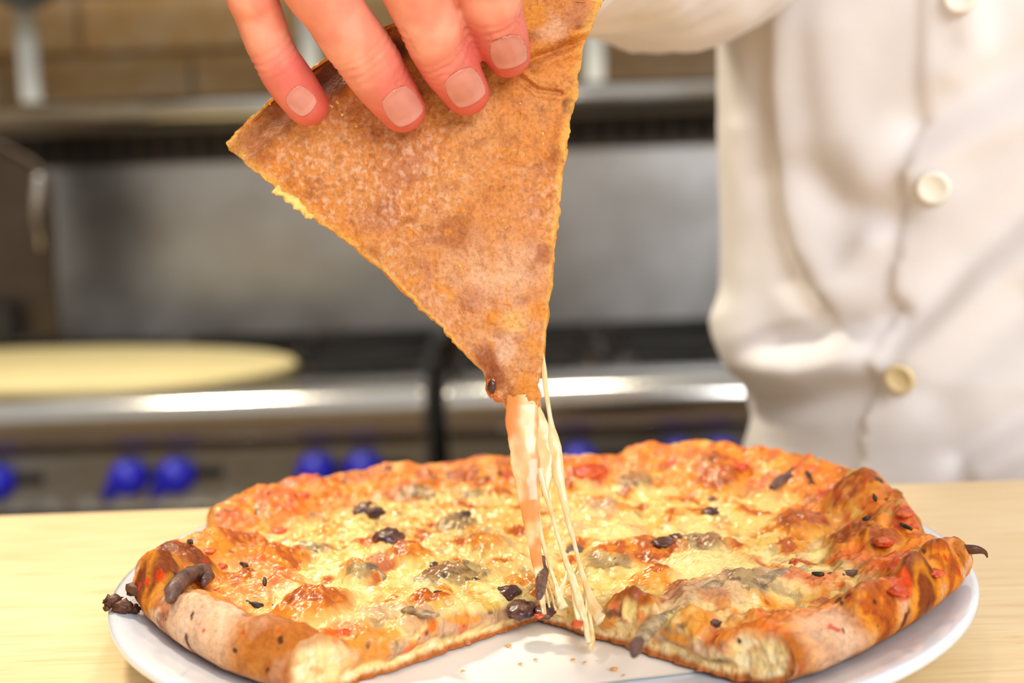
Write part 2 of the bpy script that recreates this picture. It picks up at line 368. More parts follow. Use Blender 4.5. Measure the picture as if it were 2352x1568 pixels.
# tall dark side guard left of the range (its rounded corner shows at the left edge)
sg = empty('side_guard', (0, 0, 0)); sg.parent = GL; sg.location = Vector((-.85, 1.8, RZ))-worldloc(GL); sg['label'] = 'dark metal side guard with a highlight modelled on its rounded edge'
def guard(name, out, y0, y1, mat):
    n = len(out); V = [(x, y0, z) for x, z in out]+[(x, y1, z) for x, z in out]
    Fc = [tuple(range(n)), tuple(range(2*n-1, n-1, -1))]+[(i, i+n, (i+1) % n+n, (i+1) % n) for i in range(n)]
    return mesh(name, V, Fc, mat, sg, False)
def pz(px, py, Y): p = on_y(px, py, Y); return (p[0], p[2])
GY = 1.80
bzp = on_y(60, 815, GY)[2]
o1 = [pz(x, y, GY) for x, y in [(-160, 318), (-60, 318), (0, 333), (40, 352), (75, 372), (98, 395), (112, 430), (120, 560), (124, 700)]]
o1 += [(o1[-1][0]+.002, RZ+.03), (o1[0][0], RZ+.03)]
guard('panel', o1, GY, GY+.02, M['darksteel'])
V, Fc = tube([(a, GY-.004, b) for a, b in o1[:9]]+[(o1[-2][0], GY-.004, RZ+.03)], [.006]*10, 10, 40); mesh('rim', V, Fc, M['darksteel'], sg)
V, Fc = tube([(pz(94, 400, GY)[0], GY-.010, pz(94, 400, GY)[1]), (pz(92, 480, GY)[0], GY-.012, pz(92, 480, GY)[1]), (pz(98, 570, GY)[0], GY-.010, pz(98, 570, GY)[1])], [.009, .010, .003], 12, 20); mesh('edge_highlight', V, Fc, M['polished'], sg)  # polished tube standing in for the highlight along the guard's rounded edge
a = pz(-60, 685, GY); b = pz(50, 690, GY)
box('black_box', ((a[0]+b[0])/2, GY-.03, (b[1]+RZ+.03)/2), (b[0]-a[0], .05, b[1]-RZ-.03), M['black'], sg, .004)
for x in (o1[0][0]+.03, o1[-2][0]-.03): box('foot', (x, GY+.01, RZ+.012), (.03, .03, .036), M['black'], sg, .003)

# black pan hanging from the upper shelf, top-left corner
pp = on_y(62, -40, 1.80)
fp = tag(empty('frying_pan', (pp[0], 1.82, pp[2])), 'dark pan hanging at the top left corner above shelf', 'pan')
V, Fc = lathe_mesh([(0, .0), (.045, .0), (.058, .012), (.063, .030), (.060, .030), (.055, .014), (.043, .004), (0, .004)], 40)
R_ = Matrix.Rotation(math.radians(78), 3, 'X'); V = np.array([tuple(R_ @ Vector(v)) for v in V])
mesh('pan_body', V+np.array((pp[0], 1.82, pp[2]+.015)), Fc, M['black'], fp)
V, Fc = tube([(pp[0], 1.80, pp[2]+.06), (pp[0]+.01, 1.80, pp[2]+.13), (pp[0]+.01, 1.845, .352)], [.007, .006, .004], 10, 16); mesh('handle', V, Fc, M['black'], fp)

# ------------------------------------------------------------------ plate and paper
V, Fc = lathe_mesh([(0, .0022), (.060, .0022), (.066, 0), (.070, 0), (.0725, .0024), (.095, .0052), (.110, .0088), (.1165, .0112), (.1185, .0128), (.1182, .0143), (.1165, .0148), (.112, .0134), (.100, .0092), (.085, .0062), (.070, .0052), (0, .0050)], 128)
pl = tag(mesh('dinner_plate', V, Fc, M['plate'], None, True, base=(0, 0, 0)), 'round white glazed plate under the pizza', 'plate')
def plate_z(r): return np.interp(r, [0, .070, .085, .100, .112, .1165], [.0050, .0052, .0062, .0092, .0134, .0148])
n = 60; g = np.linspace(-1, 1, n); X, Y = np.meshgrid(g, g); a_ = math.radians(12)
PX = (X*math.cos(a_)-Y*math.sin(a_))*.064; PY = (X*math.sin(a_)+Y*math.cos(a_))*.064-.006
PZ = plate_z(np.hypot(PX, PY))+.0007+.0004*fbm(np.c_[PX.ravel(), PY.ravel(), 0*PX.ravel()], 40, 2).reshape(PX.shape)
V = np.c_[PX.ravel(), PY.ravel(), PZ.ravel()]; V = np.r_[V, V+np.array((0, 0, .0003))]
Fc = [];
for k, sgn in ((0, -1), (n*n, 1)):
    for i in range(n-1):
        for j in range(n-1):
            q = (k+i*n+j, k+i*n+j+1, k+(i+1)*n+j+1, k+(i+1)*n+j); Fc.append(q if sgn > 0 else q[::-1])
tag(mesh('paper_liner', V, Fc, M['paper'], None, True, base=(0, -.006, .0057)), 'white paper sheet on the plate, showing in the missing wedge', 'paper')

# ------------------------------------------------------------------ pizza colours
C_ = {k: srgb(*v) for k, v in dict(cream=(240, 217, 158), pale=(232, 205, 138), yellow=(218, 180, 92), gold=(224, 154, 58), brown=(180, 98, 30), dark=(124, 62, 26), orange=(240, 148, 44), red=(206, 70, 32), sauce=(226, 108, 36), tan=(206, 146, 82), flour=(226, 196, 172), toast=(178, 112, 54), char=(62, 36, 24), grey=(134, 118, 92), pink=(196, 158, 136), crumb=(240, 212, 158), white=(250, 238, 205)).items()}
C_ = {k: v**np.array([1.10, 1.22, 1.55] if k in ('orange', 'gold', 'brown', 'sauce', 'red', 'dark', 'toast') else [1.08, 1.18, 1.28]) for k, v in C_.items()}
A0 = np.array([-.0015, -.0262])
PHI_R, PHI_L = math.radians(-45.5), math.radians(222.0)
RT = np.array([(-70, .099), (-56, .1005), (-45, .1035), (-32, .1075), (-17, .1165), (-13, .1165), (-10, .1120), (-4, .1090), (7, .1100), (19, .1150), (30, .1160), (46, .1145), (57, .1130), (73, .1085), (90, .1075), (109, .1075), (130, .1095), (146, .1115), (158, .1105), (163, .1060), (172, .1055), (180, .1080), (188, .1115), (195, .1115), (210, .1065), (226, .1010), (240, .0985), (290, .099)])
HT = np.array([(-70, .0125), (-45, .0125), (-30, .0135), (-17, .0140), (-11, .0095), (-5, .0120), (10, .0135), (30, .0125), (46, .0135), (57, .0150), (68, .0130), (78, .0105), (90, .0115), (98, .0130), (109, .0110), (130, .0120), (146, .0130), (156, .0120), (163, .0085), (175, .0130), (188, .0150), (198, .0130), (212, .0130), (226, .0135), (290, .0130)])
def Rth(th): d = np.degrees(th); d = np.where(d < -70, d+360, d); return np.interp(d, RT[:, 0], RT[:, 1])
def Hth(th): d = np.degrees(th); d = np.where(d < -70, d+360, d); return np.interp(d, HT[:, 0], HT[:, 1])
NP, NS, NB = 1150, 270, 12
phi = np.linspace(PHI_R, PHI_L, NP); dx, dy = np.cos(phi), np.sin(phi)
L = np.full(NP, .11)
for _ in range(40):
    x = A0[0]+L*dx; y = A0[1]+L*dy; th = np.arctan2(y, x); L = L+(Rth(th)-np.hypot(x, y))*.6
ends = np.c_[A0[0]+L*dx, A0[1]+L*dy, 0*L]
L = L+.0016*fbm(ends, 45, 3, 3)+.0007*fbm(ends, 170, 2, 4)
s_ = 1-(1-np.linspace(0, 1, NS))**1.35
PHg, Sg = np.meshgrid(phi, s_, indexing='ij'); Lg = L[:, None]+0*Sg
def bottom(r): return np.maximum(.0070, plate_z(np.minimum(r, .112))+.0008)+.0012*sst(.10, .118, r)
PATCH = [  # photo px, px radius, kind, dome height (m)
 (1440, 1385, 66, 'brown', .0042), (722, 1372, 74, 'brown', .0042), (990, 1368, 50, 'brown', .0030), (1190, 1318, 42, 'gold', .0022), (1115, 1238, 50, 'gold', .0020),
 (1500, 1325, 55, 'gold', .0015), (1510, 1318, 30, 'brown', .0008), (1640, 1085, 62, 'brown', .0030), (1350, 1085, 48, 'red', .0025), (1840, 1190, 62, 'brown', .0035), (1960, 1222, 58, 'brown', .0035),
 (2030, 1232, 40, 'brown', .0025), (1690, 1245, 24, 'brown', .0015), (1440, 1170, 30, 'gold', .001), (1500, 1255, 60, 'brown', .0012), (1400, 1258, 45, 'brown', .001), (1300, 1110, 24, 'brown', .001),
 (1150, 1125, 34, 'brown', .0015), (940, 1270, 46, 'brown', .0022), (820, 1300, 46, 'gold', .0022), (760, 1215, 28, 'gold', .001), (660, 1270, 44, 'brown', .003), (560, 1240, 70, 'brown', .0030),
 (650, 1150, 56, 'sauce', .0015), (700, 1120, 40, 'sauce', .001), (560, 1140, 50, 'orange', .002), (600, 1290, 60, 'sauce', .002), (500, 1250, 60, 'orange', .002), (860, 1080, 34, 'brown', .001),
 (2000, 1350, 60, 'brown', .0030), (2110, 1330, 46, 'dark', .0035), (2170, 1290, 46, 'brown', .0035), (2030, 1290, 60, 'sauce', .002), (1880, 1330, 66, 'sauce', .001), (1950, 1270, 46, 'sauce', .001),
 (1780, 1420, 90, 'orange', .0015), (1690, 1450, 66, 'orange', .0010), (1610, 1425, 42, 'gold', .0015), (1400, 1440, 45, 'gold', .0025), (1090, 1455, 52, 'brown', .0028), (1240, 1330, 26, 'gold', .001),
 (1960, 1115, 60, 'brown', .004), (1880, 1070, 50, 'sauce', .002), (1780, 1040, 50, 'sauce', .002), (1700, 1025, 44, 'sauce', .002), (1480, 1045, 44, 'sauce', .002), (1560, 1100, 40, 'gold', .001),
 (1180, 1070, 50, 'brown', .001), (1060, 1085, 40, 'brown', .001), (980, 1085, 30, 'brown', .001), (2060, 1170, 50, 'tan', .003), (2080, 1200, 30, 'red', .001), (1460, 1105, 46, 'grey', .002),
 (900, 1270, 60, 'pink', .002), (1060, 1310, 70, 'grey', .0016), (1000, 1320, 50, 'grey', .001), (830, 1310, 40, 'grey', .003), (1640, 1350, 90, 'pink', .0030), (1720, 1340, 60, 'grey', .0025), (1780, 1320, 60, 'pink', .002),
 (1550, 1385, 60, 'pink', .002), (1480, 1420, 60, 'grey', .003), (1560, 1430, 50, 'pale', .002), (1610, 1245, 60, 'grey', .002), (1380, 1165, 50, 'pink', .001), (1400, 1280, 60, 'grey', .001),
 (960, 1130, 46, 'grey', .001), (1050, 1195, 50, 'grey', .001), (1090, 1130, 34, 'grey', .001), (720, 1255, 50, 'grey', .001), (880, 1400, 56, 'pink', .0015), (960, 1420, 50, 'pink', .002), (800, 1410, 60, 'cream', .001),
 (820, 1350, 60, 'cream', .001), (1040, 1410, 70, 'cream', .001), (1330, 1190, 80, 'cream', .001), (1600, 1210, 60, 'cream', .001), (1640, 1290, 90, 'cream', .0015), (1560, 1300, 70, 'cream', .001), (1430, 1220, 70, 'cream', .0014),
 (640, 1330, 60, 'sauce', .0025), (545, 1330, 50, 'brown', .002), (470, 1310, 30, 'orange', .001), (560, 1370, 60, 'tan', .001), (420, 1265, 70, 'dark', .0040), (350, 1305, 60, 'dark', .0045), (310, 1350, 40, 'dark', .0035),
 (430, 1400, 70, 'flour', .001), (500, 1440, 80, 'flour', .001), (400, 1450, 70, 'flour', .001), (620, 1440, 90, 'toast', .001), (700, 1480, 90, 'toast', .001), (790, 1440, 44, 'sauce', .0005), (860, 1460, 56, 'gold', .001),
 (1900, 1440, 90, 'flour', 0), (2000, 1450, 90, 'flour', 0), (1960, 1400, 44, 'toast', 0), (2080, 1430, 60, 'toast', 0), (2150, 1380, 40, 'dark', 0), (2060, 1350, 36, 'red', .001), (2200, 1330, 50, 'toast', .001)]
def patch_world():
    out = []
    order = dict(cream=0, pale=0, pink=1, grey=1, flour=1, toast=2, tan=2, orange=2, sauce=3, gold=4, brown=5, dark=5, red=6)
    for (px, py, r, k, h) in sorted(PATCH, key=lambda p: order[p[3]]):
        z = .017
        for _ in range(8):
            w = on_z(px, py, z); rr = math.hypot(w[0], w[1]); t = math.atan2(w[1], w[0]); q = float(Rth(t))-rr; bl = float(sst(.0085, .026, q))
            z = .6*z+.4*(float(bottom(rr))+(float(Hth(t))*(.35+.65*float(sst(0, .007, q)))*(1-bl)+.0092*bl)+h*.8)
        d = (w-CAM) @ fw; out.append((w[0], w[1], r*d/F, k, h))
    return out
PW = patch_world()
def domes(X, Y):
    P3 = np.c_[X.ravel(), Y.ravel(), 0*X.ravel()]
    wx = X+.0012*fbm(P3, 160, 2, 11).reshape(X.shape); wy = Y+.0012*fbm(P3, 160, 2, 12).reshape(X.shape); h = 0*X
    for (cx, cy, r, k, hh) in PW:
        d2 = ((wx-cx)**2+((wy-cy)/1.15)**2)/(r*r); h = h+hh*1.35*np.clip(1-d2*.62, 0, 1)**.95
    return h
def topz(X, Y, q, th):
    P3 = np.c_[X.ravel(), Y.ravel(), 0*X.ravel()]; sh = X.shape; r = np.hypot(X, Y); zb = bottom(r)
    hc = Hth(th)*(1+.14*fbm(P3, 70, 2, 5).reshape(sh))
    n1 = fbm(P3, 75, 3, 6).reshape(sh); n2 = fbm(P3, 210, 3, 7).reshape(sh); n3 = fbm(P3, 520, 2, 8).reshape(sh)
    hi = .0090+.0021*n1+.0014*n2+.0005*n3
    hi = hi-.0012*np.exp(-((X**2+(Y+.01)**2)/.022**2))
    wr = .0095; qc = np.clip(q, 0, None)
    dome = hc*(.30+.70*np.sqrt(np.clip(1-(1-np.clip(qc/wr, 0, 1))**2, 0, 1)))
    bl = sst(wr*.9, .026, qc+.003*n1)
    h = dome*(1-bl)+hi*bl
    h = h+domes(X, Y)*sst(.0005, .006, qc)+(.0007*n2+.00035*n3)*sst(0, .004, qc)*(1-bl)
    return zb+h, hc
X = A0[0]+Lg*Sg*np.cos(PHg); Y = A0[1]+Lg*Sg*np.sin(PHg); Q = Lg*(1-Sg); TH = np.arctan2(Y, X)
Z, HC = topz(X, Y, Q, TH)
def paint(X, Y, Q, TH, Zv):
    """albedo of the baked top: cream cheese, browning, sauce at the rim, bare crust outside"""
    sh = X.shape; P3 = np.c_[X.ravel(), Y.ravel(), Zv.ravel()]; N = len(P3); fb = lambda s, o, k: fbm(P3, s, o, k)
    q = Q.ravel(); deg = np.degrees(TH.ravel()); deg = np.where(deg < -70, deg+360, deg)
    c = np.tile(C_['cream'], (N, 1)); c = lerp(c, C_['pale'], sst(-.2, .3, fb(90, 3, 21))); c = lerp(c, C_['yellow'], sst(.05, .55, fb(120, 4, 22))*.85)
    back = sst(-.02, .05, P3[:, 1]); c = lerp(c, C_['yellow'], back*.35)
    c = lerp(c, C_['grey'], sst(.22, .5, fb(130, 4, 23))*.55); c = lerp(c, C_['pink'], sst(.25, .5, fb(110, 4, 24))*.5)
    gm = fb(95, 4, 25); c = lerp(c, C_['gold'], sst(.08, .30, gm)*.9); c = lerp(c, C_['brown'], sst(.28, .46, gm)*.92)
    n = fb(60, 4, 26); rim = sst(.034, .014, q+.008*n)
    c2 = np.tile(C_['orange'], (N, 1)); c2 = lerp(c2, C_['yellow'], sst(.1, .5, fb(140, 4, 27))); c2 = lerp(c2, C_['sauce'], sst(.0, .4, fb(110, 4, 28))*.85)
    c2 = lerp(c2, C_['brown'], sst(.1, .4, fb(150, 4, 29))*.85); c2 = lerp(c2, C_['red'], sst(.3, .5, fb(170, 3, 30))*.8)
    c = lerp(c, c2, rim*.92)
    bare = sst(.0062, .0028, q+.004*fb(80, 3, 31)-.011*(np.exp(-((deg-216)/18)**2)))
    c3 = np.tile(C_['tan'], (N, 1)); c3 = lerp(c3, C_['toast'], sst(-.1, .4, fb(90, 4, 32))); c3 = lerp(c3, C_['flour'], sst(.0, .35, fb(75, 4, 33))*.8); c3 = lerp(c3, C_['dark'], sst(.38, .6, fb(130, 4, 34))*.7)
    c = lerp(c, c3, bare)
    wx = P3[:, 0]+.0016*fb(150, 3, 35); wy = P3[:, 1]+.0016*fb(150, 3, 36); mot = fb(260, 4, 37)
    for (cx, cy, r, k, h) in PW:
        d = np.sqrt((wx-cx)**2+((wy-cy)/1.15)**2)/r
        m = sst(1.08, .78, d)*.94 if k not in ('flour', 'toast', 'tan', 'orange', 'sauce', 'cream', 'pale', 'pink') else sst(1.45, .35, d+.25*mot)*.95
        if k in ('brown', 'dark'):
            c = lerp(c, C_['gold'], sst(1.5, .9, d)*.8); tgt = lerp(np.tile(C_[k], (N, 1)), C_['gold'] if k == 'brown' else C_['brown'], sst(.05, .45, mot)*(.7 if k == 'brown' else .35)); tgt = lerp(tgt, C_['dark'], sst(.15, .5, -mot)*.6)
            c = c*(1-m[:, None])+tgt*m[:, None]
        elif k in ('grey', 'pink', 'flour', 'cream', 'pale'):
            c = lerp(c, C_[k], m*(.72+.3*mot).clip(.2, 1) if k not in ('cream',) else m*.75)
            if k == 'grey': c = lerp(c, C_['char'], m*sst(.2, .5, fb(330, 3, 38))*.7)
        else: c = lerp(c, C_[k], m*(.8+.4*mot).clip(.3, 1))
    c = lerp(c, C_['char'], sst(.52, .62, fb(190, 3, 39))*.85*(rim*.8+.25))
    c = lerp(c, C_['red'], sst(.5, .6, fb(210, 3, 40))*rim*.8)
    ro = .30+.18*rim+.34*bare; ro = ro+.08*fb(200, 2, 41)
    return c, np.clip(ro, .16, .9), bare
colT, roT, bareT = paint(X, Y, Q, TH, Z)
# underside rows (rim rolls under, then the flat base)
ub = np.linspace(0, 1, NB)[1:]; qb = .007*ub; fr = 1-np.sqrt(1-(1-ub)**2)
Xb = A0[0]+(L[:, None]-qb)*dx[:, None]; Yb = A0[1]+(L[:, None]-qb)*dy[:, None]
zb_e = bottom(np.hypot(X[:, -1], Y[:, -1])); Zb = bottom(np.hypot(Xb, Yb))+(Z[:, -1]-zb_e)[:, None]*fr
fl = np.array([.7, .35, .02]); Xf = A0[0]+L[:, None]*fl*dx[:, None]; Yf = A0[1]+L[:, None]*fl*dy[:, None]; Zf = bottom(np.hypot(Xf, Yf))
XX = np.concatenate([X, Xb, Xf], 1); YY = np.concatenate([Y, Yb, Yf], 1); ZZ = np.concatenate([Z, Zb, Zf], 1); NT_ = XX.shape[1]
Vp = np.c_[XX.ravel(), YY.ravel(), ZZ.ravel()]
nu = fbm(Vp, 120, 3, 50).reshape(XX.shape)
colA = np.zeros(XX.shape+(3,)); colA[:, :NS] = colT.reshape(NP, NS, 3)
cu = lerp(np.tile(C_['toast'], (NP*NT_, 1)), C_['flour'], sst(-.1, .4, nu.ravel())*.7).reshape(NP, NT_, 3)
w = np.zeros(NT_); w[NS:NS+5] = np.linspace(.2, 1, 5); w[NS+5:] = 1
edge = colA[:, NS-1:NS]; colA[:, NS:] = edge*(1-w[None, NS:, None])+cu[:, NS:]*w[None, NS:, None]
roA = np.full(XX.shape, .75); roA[:, :NS] = roT.reshape(NP, NS)
I = np.arange(NP*NT_).reshape(NP, NT_)
quads = np.stack([I[:-1, :-1], I[1:, :-1], I[1:, 1:], I[:-1, 1:]], -1)   # (NP-1, NT-1, 4)
quads = quads[..., ::-1]
def vnormals(V, Q):
    a = V[Q[:, 0]]; nrm = np.cross(V[Q[:, 2]]-a, V[Q[:, 3]]-V[Q[:, 1]]); N = np.zeros_like(V)
    for k in range(4): np.add.at(N, Q[:, k], nrm)
    return N/(np.linalg.norm(N, axis=1)[:, None]+1e-15)
Nrm = vnormals(Vp, quads.reshape(-1, 4))
if Nrm[I[NP//2, 40], 2] < 0: quads = quads[..., ::-1]; Nrm = -Nrm
bare2 = np.zeros((NP, NT_)); bare2[:, :NS] = bareT.reshape(NP, NS); bare2[:, NS:] = 1
isc = (bare2[:-1, :-1] > .5)
pz_ = tag(empty('pizza', (0, 0, .007)), 'round mushroom and olive pizza on the plate with one wedge missing', 'pizza')
def sub(name, Q, mat):
    u, inv = np.unique(Q.ravel(), return_inverse=True)
    return mesh(name, Vp[u], inv.reshape(-1, 4), mat, pz_, True, colA.reshape(-1, 3)[u], roA.ravel()[u], None, Nrm[u])
sub('cheese_layer', quads[~isc], M['cheese']); sub('crust', quads[isc], M['dough'])
# cut faces
def cutface(i, sgn, name):
    nv = 26; t = np.linspace(0, 1, nv); d = np.array([dx[i], dy[i], 0]); nn = np.array([d[1], -d[0], 0])*sgn
    k = np.arange(0, NS, 1); x = X[i, k]; y = Y[i, k]; zt = Z[i, k]; zbm = bottom(np.hypot(x, y)); qq = Q[i, k]
    zbm = zbm+(Z[i, -1]-bottom(np.hypot(X[i, -1], Y[i, -1])))*np.where(qq < .007, 1-np.sqrt(np.clip(1-(1-qq/.007)**2, 0, 1)), 0)
    XX = x[:, None]+0*t; YY = y[:, None]+0*t; ZZ = zbm[:, None]+(zt-zbm)[:, None]*t; TT = 0*XX+t
    P = np.c_[XX.ravel(), YY.ravel(), ZZ.ravel()]; tt = TT.ravel(); q = np.repeat(qq, nv)
    crust = sst(.022, .012, q)
    bul = (.0024*sst(.22, .55, tt)*sst(1.0, .85, tt)*(1+1.2*fbm(P*[1, 1, .3], 130, 3, 61))*(1-crust)+.0007*fbm(P, 330, 4, 62)*sst(1.0, .9, tt)+.0009*sst(.25, .0, tt)*(.6+fbm(P, 300, 3, 63)))
    P = P+nn*bul[:, None]
    c = np.tile(C_['crumb'], (len(P), 1)); c = lerp(c, C_['white'], sst(-.1, .4, fbm(P, 260, 4, 64))*.6); c = lerp(c, C_['tan'], sst(.1, .5, fbm(P, 330, 4, 65))*.6)
    n = fbm(P, 150, 4, 66)
    ch = np.tile(C_['pale'], (len(P), 1)); ch = lerp(ch, C_['cream'], sst(-.1, .4, fbm(P*[1, 1, .35], 210, 3, 67))); ch = lerp(ch, C_['pink'], sst(-.05, .25, fbm(P, 95, 4, 68))*.85); ch = lerp(ch, C_['grey'], sst(.08, .28, fbm(P, 105, 4, 69))*.85)
    ch = lerp(ch, C_['gold'], sst(.1, .35, fbm(P, 110, 3, 70))*.85); ch = lerp(ch, C_['sauce'], sst(.22, .42, fbm(P, 150, 3, 71))*.7); ch = lerp(ch, C_['char'], sst(.34, .5, fbm(P, 200, 3, 72))*.75)
    top = np.tile(colA[i, :NS][k][:, None, :], (1, nv, 1)).reshape(-1, 3)
    c = lerp(c, ch, sst(.28, .42, tt+.14*n)*(1-crust)); c = lerp(c, top, sst(.72, .93, tt+.1*n)*(1-.3*crust))
    c = lerp(c, C_['toast'], sst(.2, .06, tt+.06*n)); c = lerp(c, C_['brown'], sst(.08, .0, tt+.05*n)*.5)
    c = lerp(c, C_['toast'], sst(.004, .001, q))
    ro = .55-.22*sst(.34, .5, tt)*(1-crust)
    J = np.arange(len(P)).reshape(len(k), nv); Qd = np.stack([J[:-1, :-1], J[1:, :-1], J[1:, 1:], J[:-1, 1:]], -1).reshape(-1, 4)
    if sgn < 0: Qd = Qd[:, ::-1]
    mesh(name, P, Qd, M['cheese'], pz_, True, c, ro+0*tt)
cutface(0, 1, 'cut_face'); cutface(NP-1, -1, 'cut_face')

# toppings baked into the pizza
def surf(px, py, lift=0):
    p = on_z(px, py, .019)
    for _ in range(12):
        x, y = p[0], p[1]; dd = np.hypot(X[::6, ::4]-x, Y[::6, ::4]-y); j = np.unravel_index(dd.argmin(), dd.shape); p = on_z(px, py, .5*p[2]+.5*(Z[::6, ::4][j]+lift))
    return p
def olive(px, py, r, seed, mat='olive', flat=.7):
    p = surf(px, py); s = r*((p-CAM) @ fw)/F
    V, Fc = blob((p[0], p[1], p[2]-s*flat*.45), (s*1.15, s*1.35, s*flat), 3, .34, 1.7, seed); V = V+.0003*fbm(V, 420, 2, seed)[:, None]; mesh({'olive': 'olive_piece', 'tomato': 'tomato_chunk', 'char': 'burnt_blister'}[mat], V, Fc, M[mat], pz_)
for k, (px, py, r) in enumerate([(838, 1166, 26), (864, 1172, 20), (890, 1226, 30), (1168, 1352, 24), (1196, 1392, 30), (1522, 1242, 22), (1552, 1232, 18), (1632, 1172, 20), (1640, 1144, 14), (952, 1138, 10), (1066, 1178, 14), (1640, 1428, 13), (996, 1293, 9), (1092, 1330, 10), (1005, 1358, 8), (1250, 1398, 22), (1870, 1106, 12)]): olive(px, py, r, k+1)
for k, (px, py, r) in enumerate([(1352, 1076, 34), (2062, 1352, 22), (2090, 1366, 18), (2010, 1346, 18), (1965, 1360, 16), (2120, 1306, 20), (2150, 1312, 18), (2030, 1240, 20), (2014, 1182, 17), (2078, 1176, 17), (2092, 1205, 17), (2175, 1240, 15), (505, 1298, 14), (480, 1262, 14), (470, 1328, 14), (690, 1135, 20), (640, 1215, 16), (1325, 1430, 13), (1830, 1290, 16), (1700, 1068, 18), (790, 1450, 14), (1240, 1000+410, 10)]): olive(px, py, r, k+50, 'tomato', .45)
def strip(name, pts, wpx, mat, hgt=.0022, n=24, lift=-.0004):
    P = []
    for (px, py) in pts: p = surf(px, py, lift); P.append(p+np.array((0, 0, lift)))
    d = (P[0]-CAM) @ fw; k = len(P); rad = np.array([.55]+[1]*(k-2)+[.5])*wpx*d/F
    V, Fc = tube(P, rad, 12, n, (1, hgt/(wpx*d/F)), (0, 0, 1)); V = V+(.0007*fbm(V, 260, 3, wpx)*min(1, wpx/14))[:, None]*np.array([1, 1, .6]); mesh(name, V, Fc, M[mat], pz_)
strip('mushroom_slice', [(388, 1392), (402, 1362), (424, 1338), (448, 1326), (476, 1328), (470, 1346)], 19, 'mushdark', .0022, 36, .0012)
strip('mushroom_slice', [(566, 1378), (590, 1388), (615, 1392), (630, 1386)], 7, 'herb', .0010)
strip('mushroom_slice', [(1470, 1478), (1482, 1450), (1510, 1420), (1552, 1402)], 22, 'mush', .0012)
strip('mushroom_slice', [(1455, 1500), (1462, 1480), (1474, 1470)], 14, 'mushdark', .0022)
strip('mushroom_slice', [(1772, 1120), (1790, 1105), (1815, 1098), (1840, 1106)], 14, 'mushdark', .0022)
strip('mushroom_slice', [(820, 1302), (845, 1300), (868, 1316), (880, 1330)], 19, 'mush', .0014)
strip('mushroom_slice', [(1600, 1372), (1625, 1350), (1665, 1336), (1700, 1338)], 21, 'mush', .0011)
strip('mushroom_slice', [(1700, 1345), (1760, 1325), (1800, 1312), (1850, 1300)], 17, 'mush', .0010)
strip('mushroom_slice', [(1850, 1335), (1880, 1322), (1930, 1316), (1975, 1308)], 13, 'mushdark', .0009)
strip('mushroom_slice', [(1545, 1262), (1575, 1244), (1610, 1232), (1650, 1236)], 15, 'mush', .0010)
strip('mushroom_slice', [(930, 1395), (965, 1402), (1000, 1412)], 18, 'mush', .0010)
strip('mushroom_slice', [(1240, 1395), (1243, 1370), (1247, 1340), (1246, 1308)], 13, 'mushdark', .0020, 20, .003)
strip('mushroom_slice', [(705, 1180), (735, 1188), (760, 1204)], 9, 'mush', .0015)
strip('mushroom_slice', [(1010, 1200), (1040, 1186), (1080, 1182)], 10, 'mush', .0015)
strip('mushroom_slice', [(1300, 1270), (1318, 1258), (1340, 1262)], 12, 'mushdark', .0018)
strip('mushroom_slice', [(930, 1150), (950, 1136), (985, 1136)], 9, 'mush', .0015)
for k, (px, py, a, l) in enumerate([(562, 1303, 20, 18), (608, 1344, 80, 16), (1858, 1098, 60, 22), (1990, 1198, -20, 20), (2080, 1216, 30, 30), (2062, 1136, 20, 22), (2010, 1150, 70, 16), (454, 1310, 60, 8), (1880, 1326, 10, 26), (1700, 1480, 30, 8), (437, 1250, 40, 14)]):
    c, s2 = math.cos(math.radians(a))*l/2, math.sin(math.radians(a))*l/2
    strip('herb_fleck', [(px-c, py-s2), (px, py+1), (px+c, py+s2)], 5.5, 'herb', .0007, 8, .0010)
# burnt torn blisters at the left rim
for k, (px, py, z, r) in enumerate([(258, 1380, .017, 20), (284, 1392, .016, 22), (270, 1398, .0155, 12), (306, 1398, .0145, 16), (245, 1396, .0155, 9), (318, 1352, .020, 26)]):
    p = on_z(px, py, z); s = r*((p-CAM) @ fw)/F; V, Fc = blob(p, (s, s*.9, s*.7), 3, .55, 2.2, k+90); mesh('burnt_blister', V, Fc, M['char'], pz_)
V, Fc = tube([on_z(2205, 1262, .024), on_z(2240, 1262, .0245), on_z(2262, 1268, .0235), on_z(2268, 1280, .022)], [.0015, .0012, .0006, .0002], 8, 14, (1, .5)); mesh('torn_flake', V, Fc, M['char'], pz_)

# crumbs on the paper
CL = ['golden crumb left of centre on the paper wedge', 'golden crumb right of centre on the paper wedge', 'small crumb just left of the biggest crumb on the paper', 'biggest golden crumb on the paper, near right cut edge', 'pale crumb in the middle of the paper wedge', 'leftmost golden crumb on the paper wedge', 'topmost crumb on the paper, below the left cut edge', 'rightmost tiny crumb on the paper, beside the cut edge']
for k, (px, py, r) in enumerate([(1195, 1524, 5), (1316, 1514, 5), (1344, 1520, 4), (1410, 1535, 8), (1230, 1514, 4), (1064, 1540, 5), (1168, 1482, 6), (1432, 1550, 4)]):
    p = on_z(px, py, .0068); s = r*((p-CAM) @ fw)/F; V, Fc = blob((p[0], p[1], p[2]), (s*1.2, s, s*.6), 1, .4, 1.5, k+30)
    tag(mesh('bread_crumb', V, Fc, M['crumb'], None, True, base=(p[0], p[1], p[2])), CL[k], 'crumb', 'crumbs on the paper')

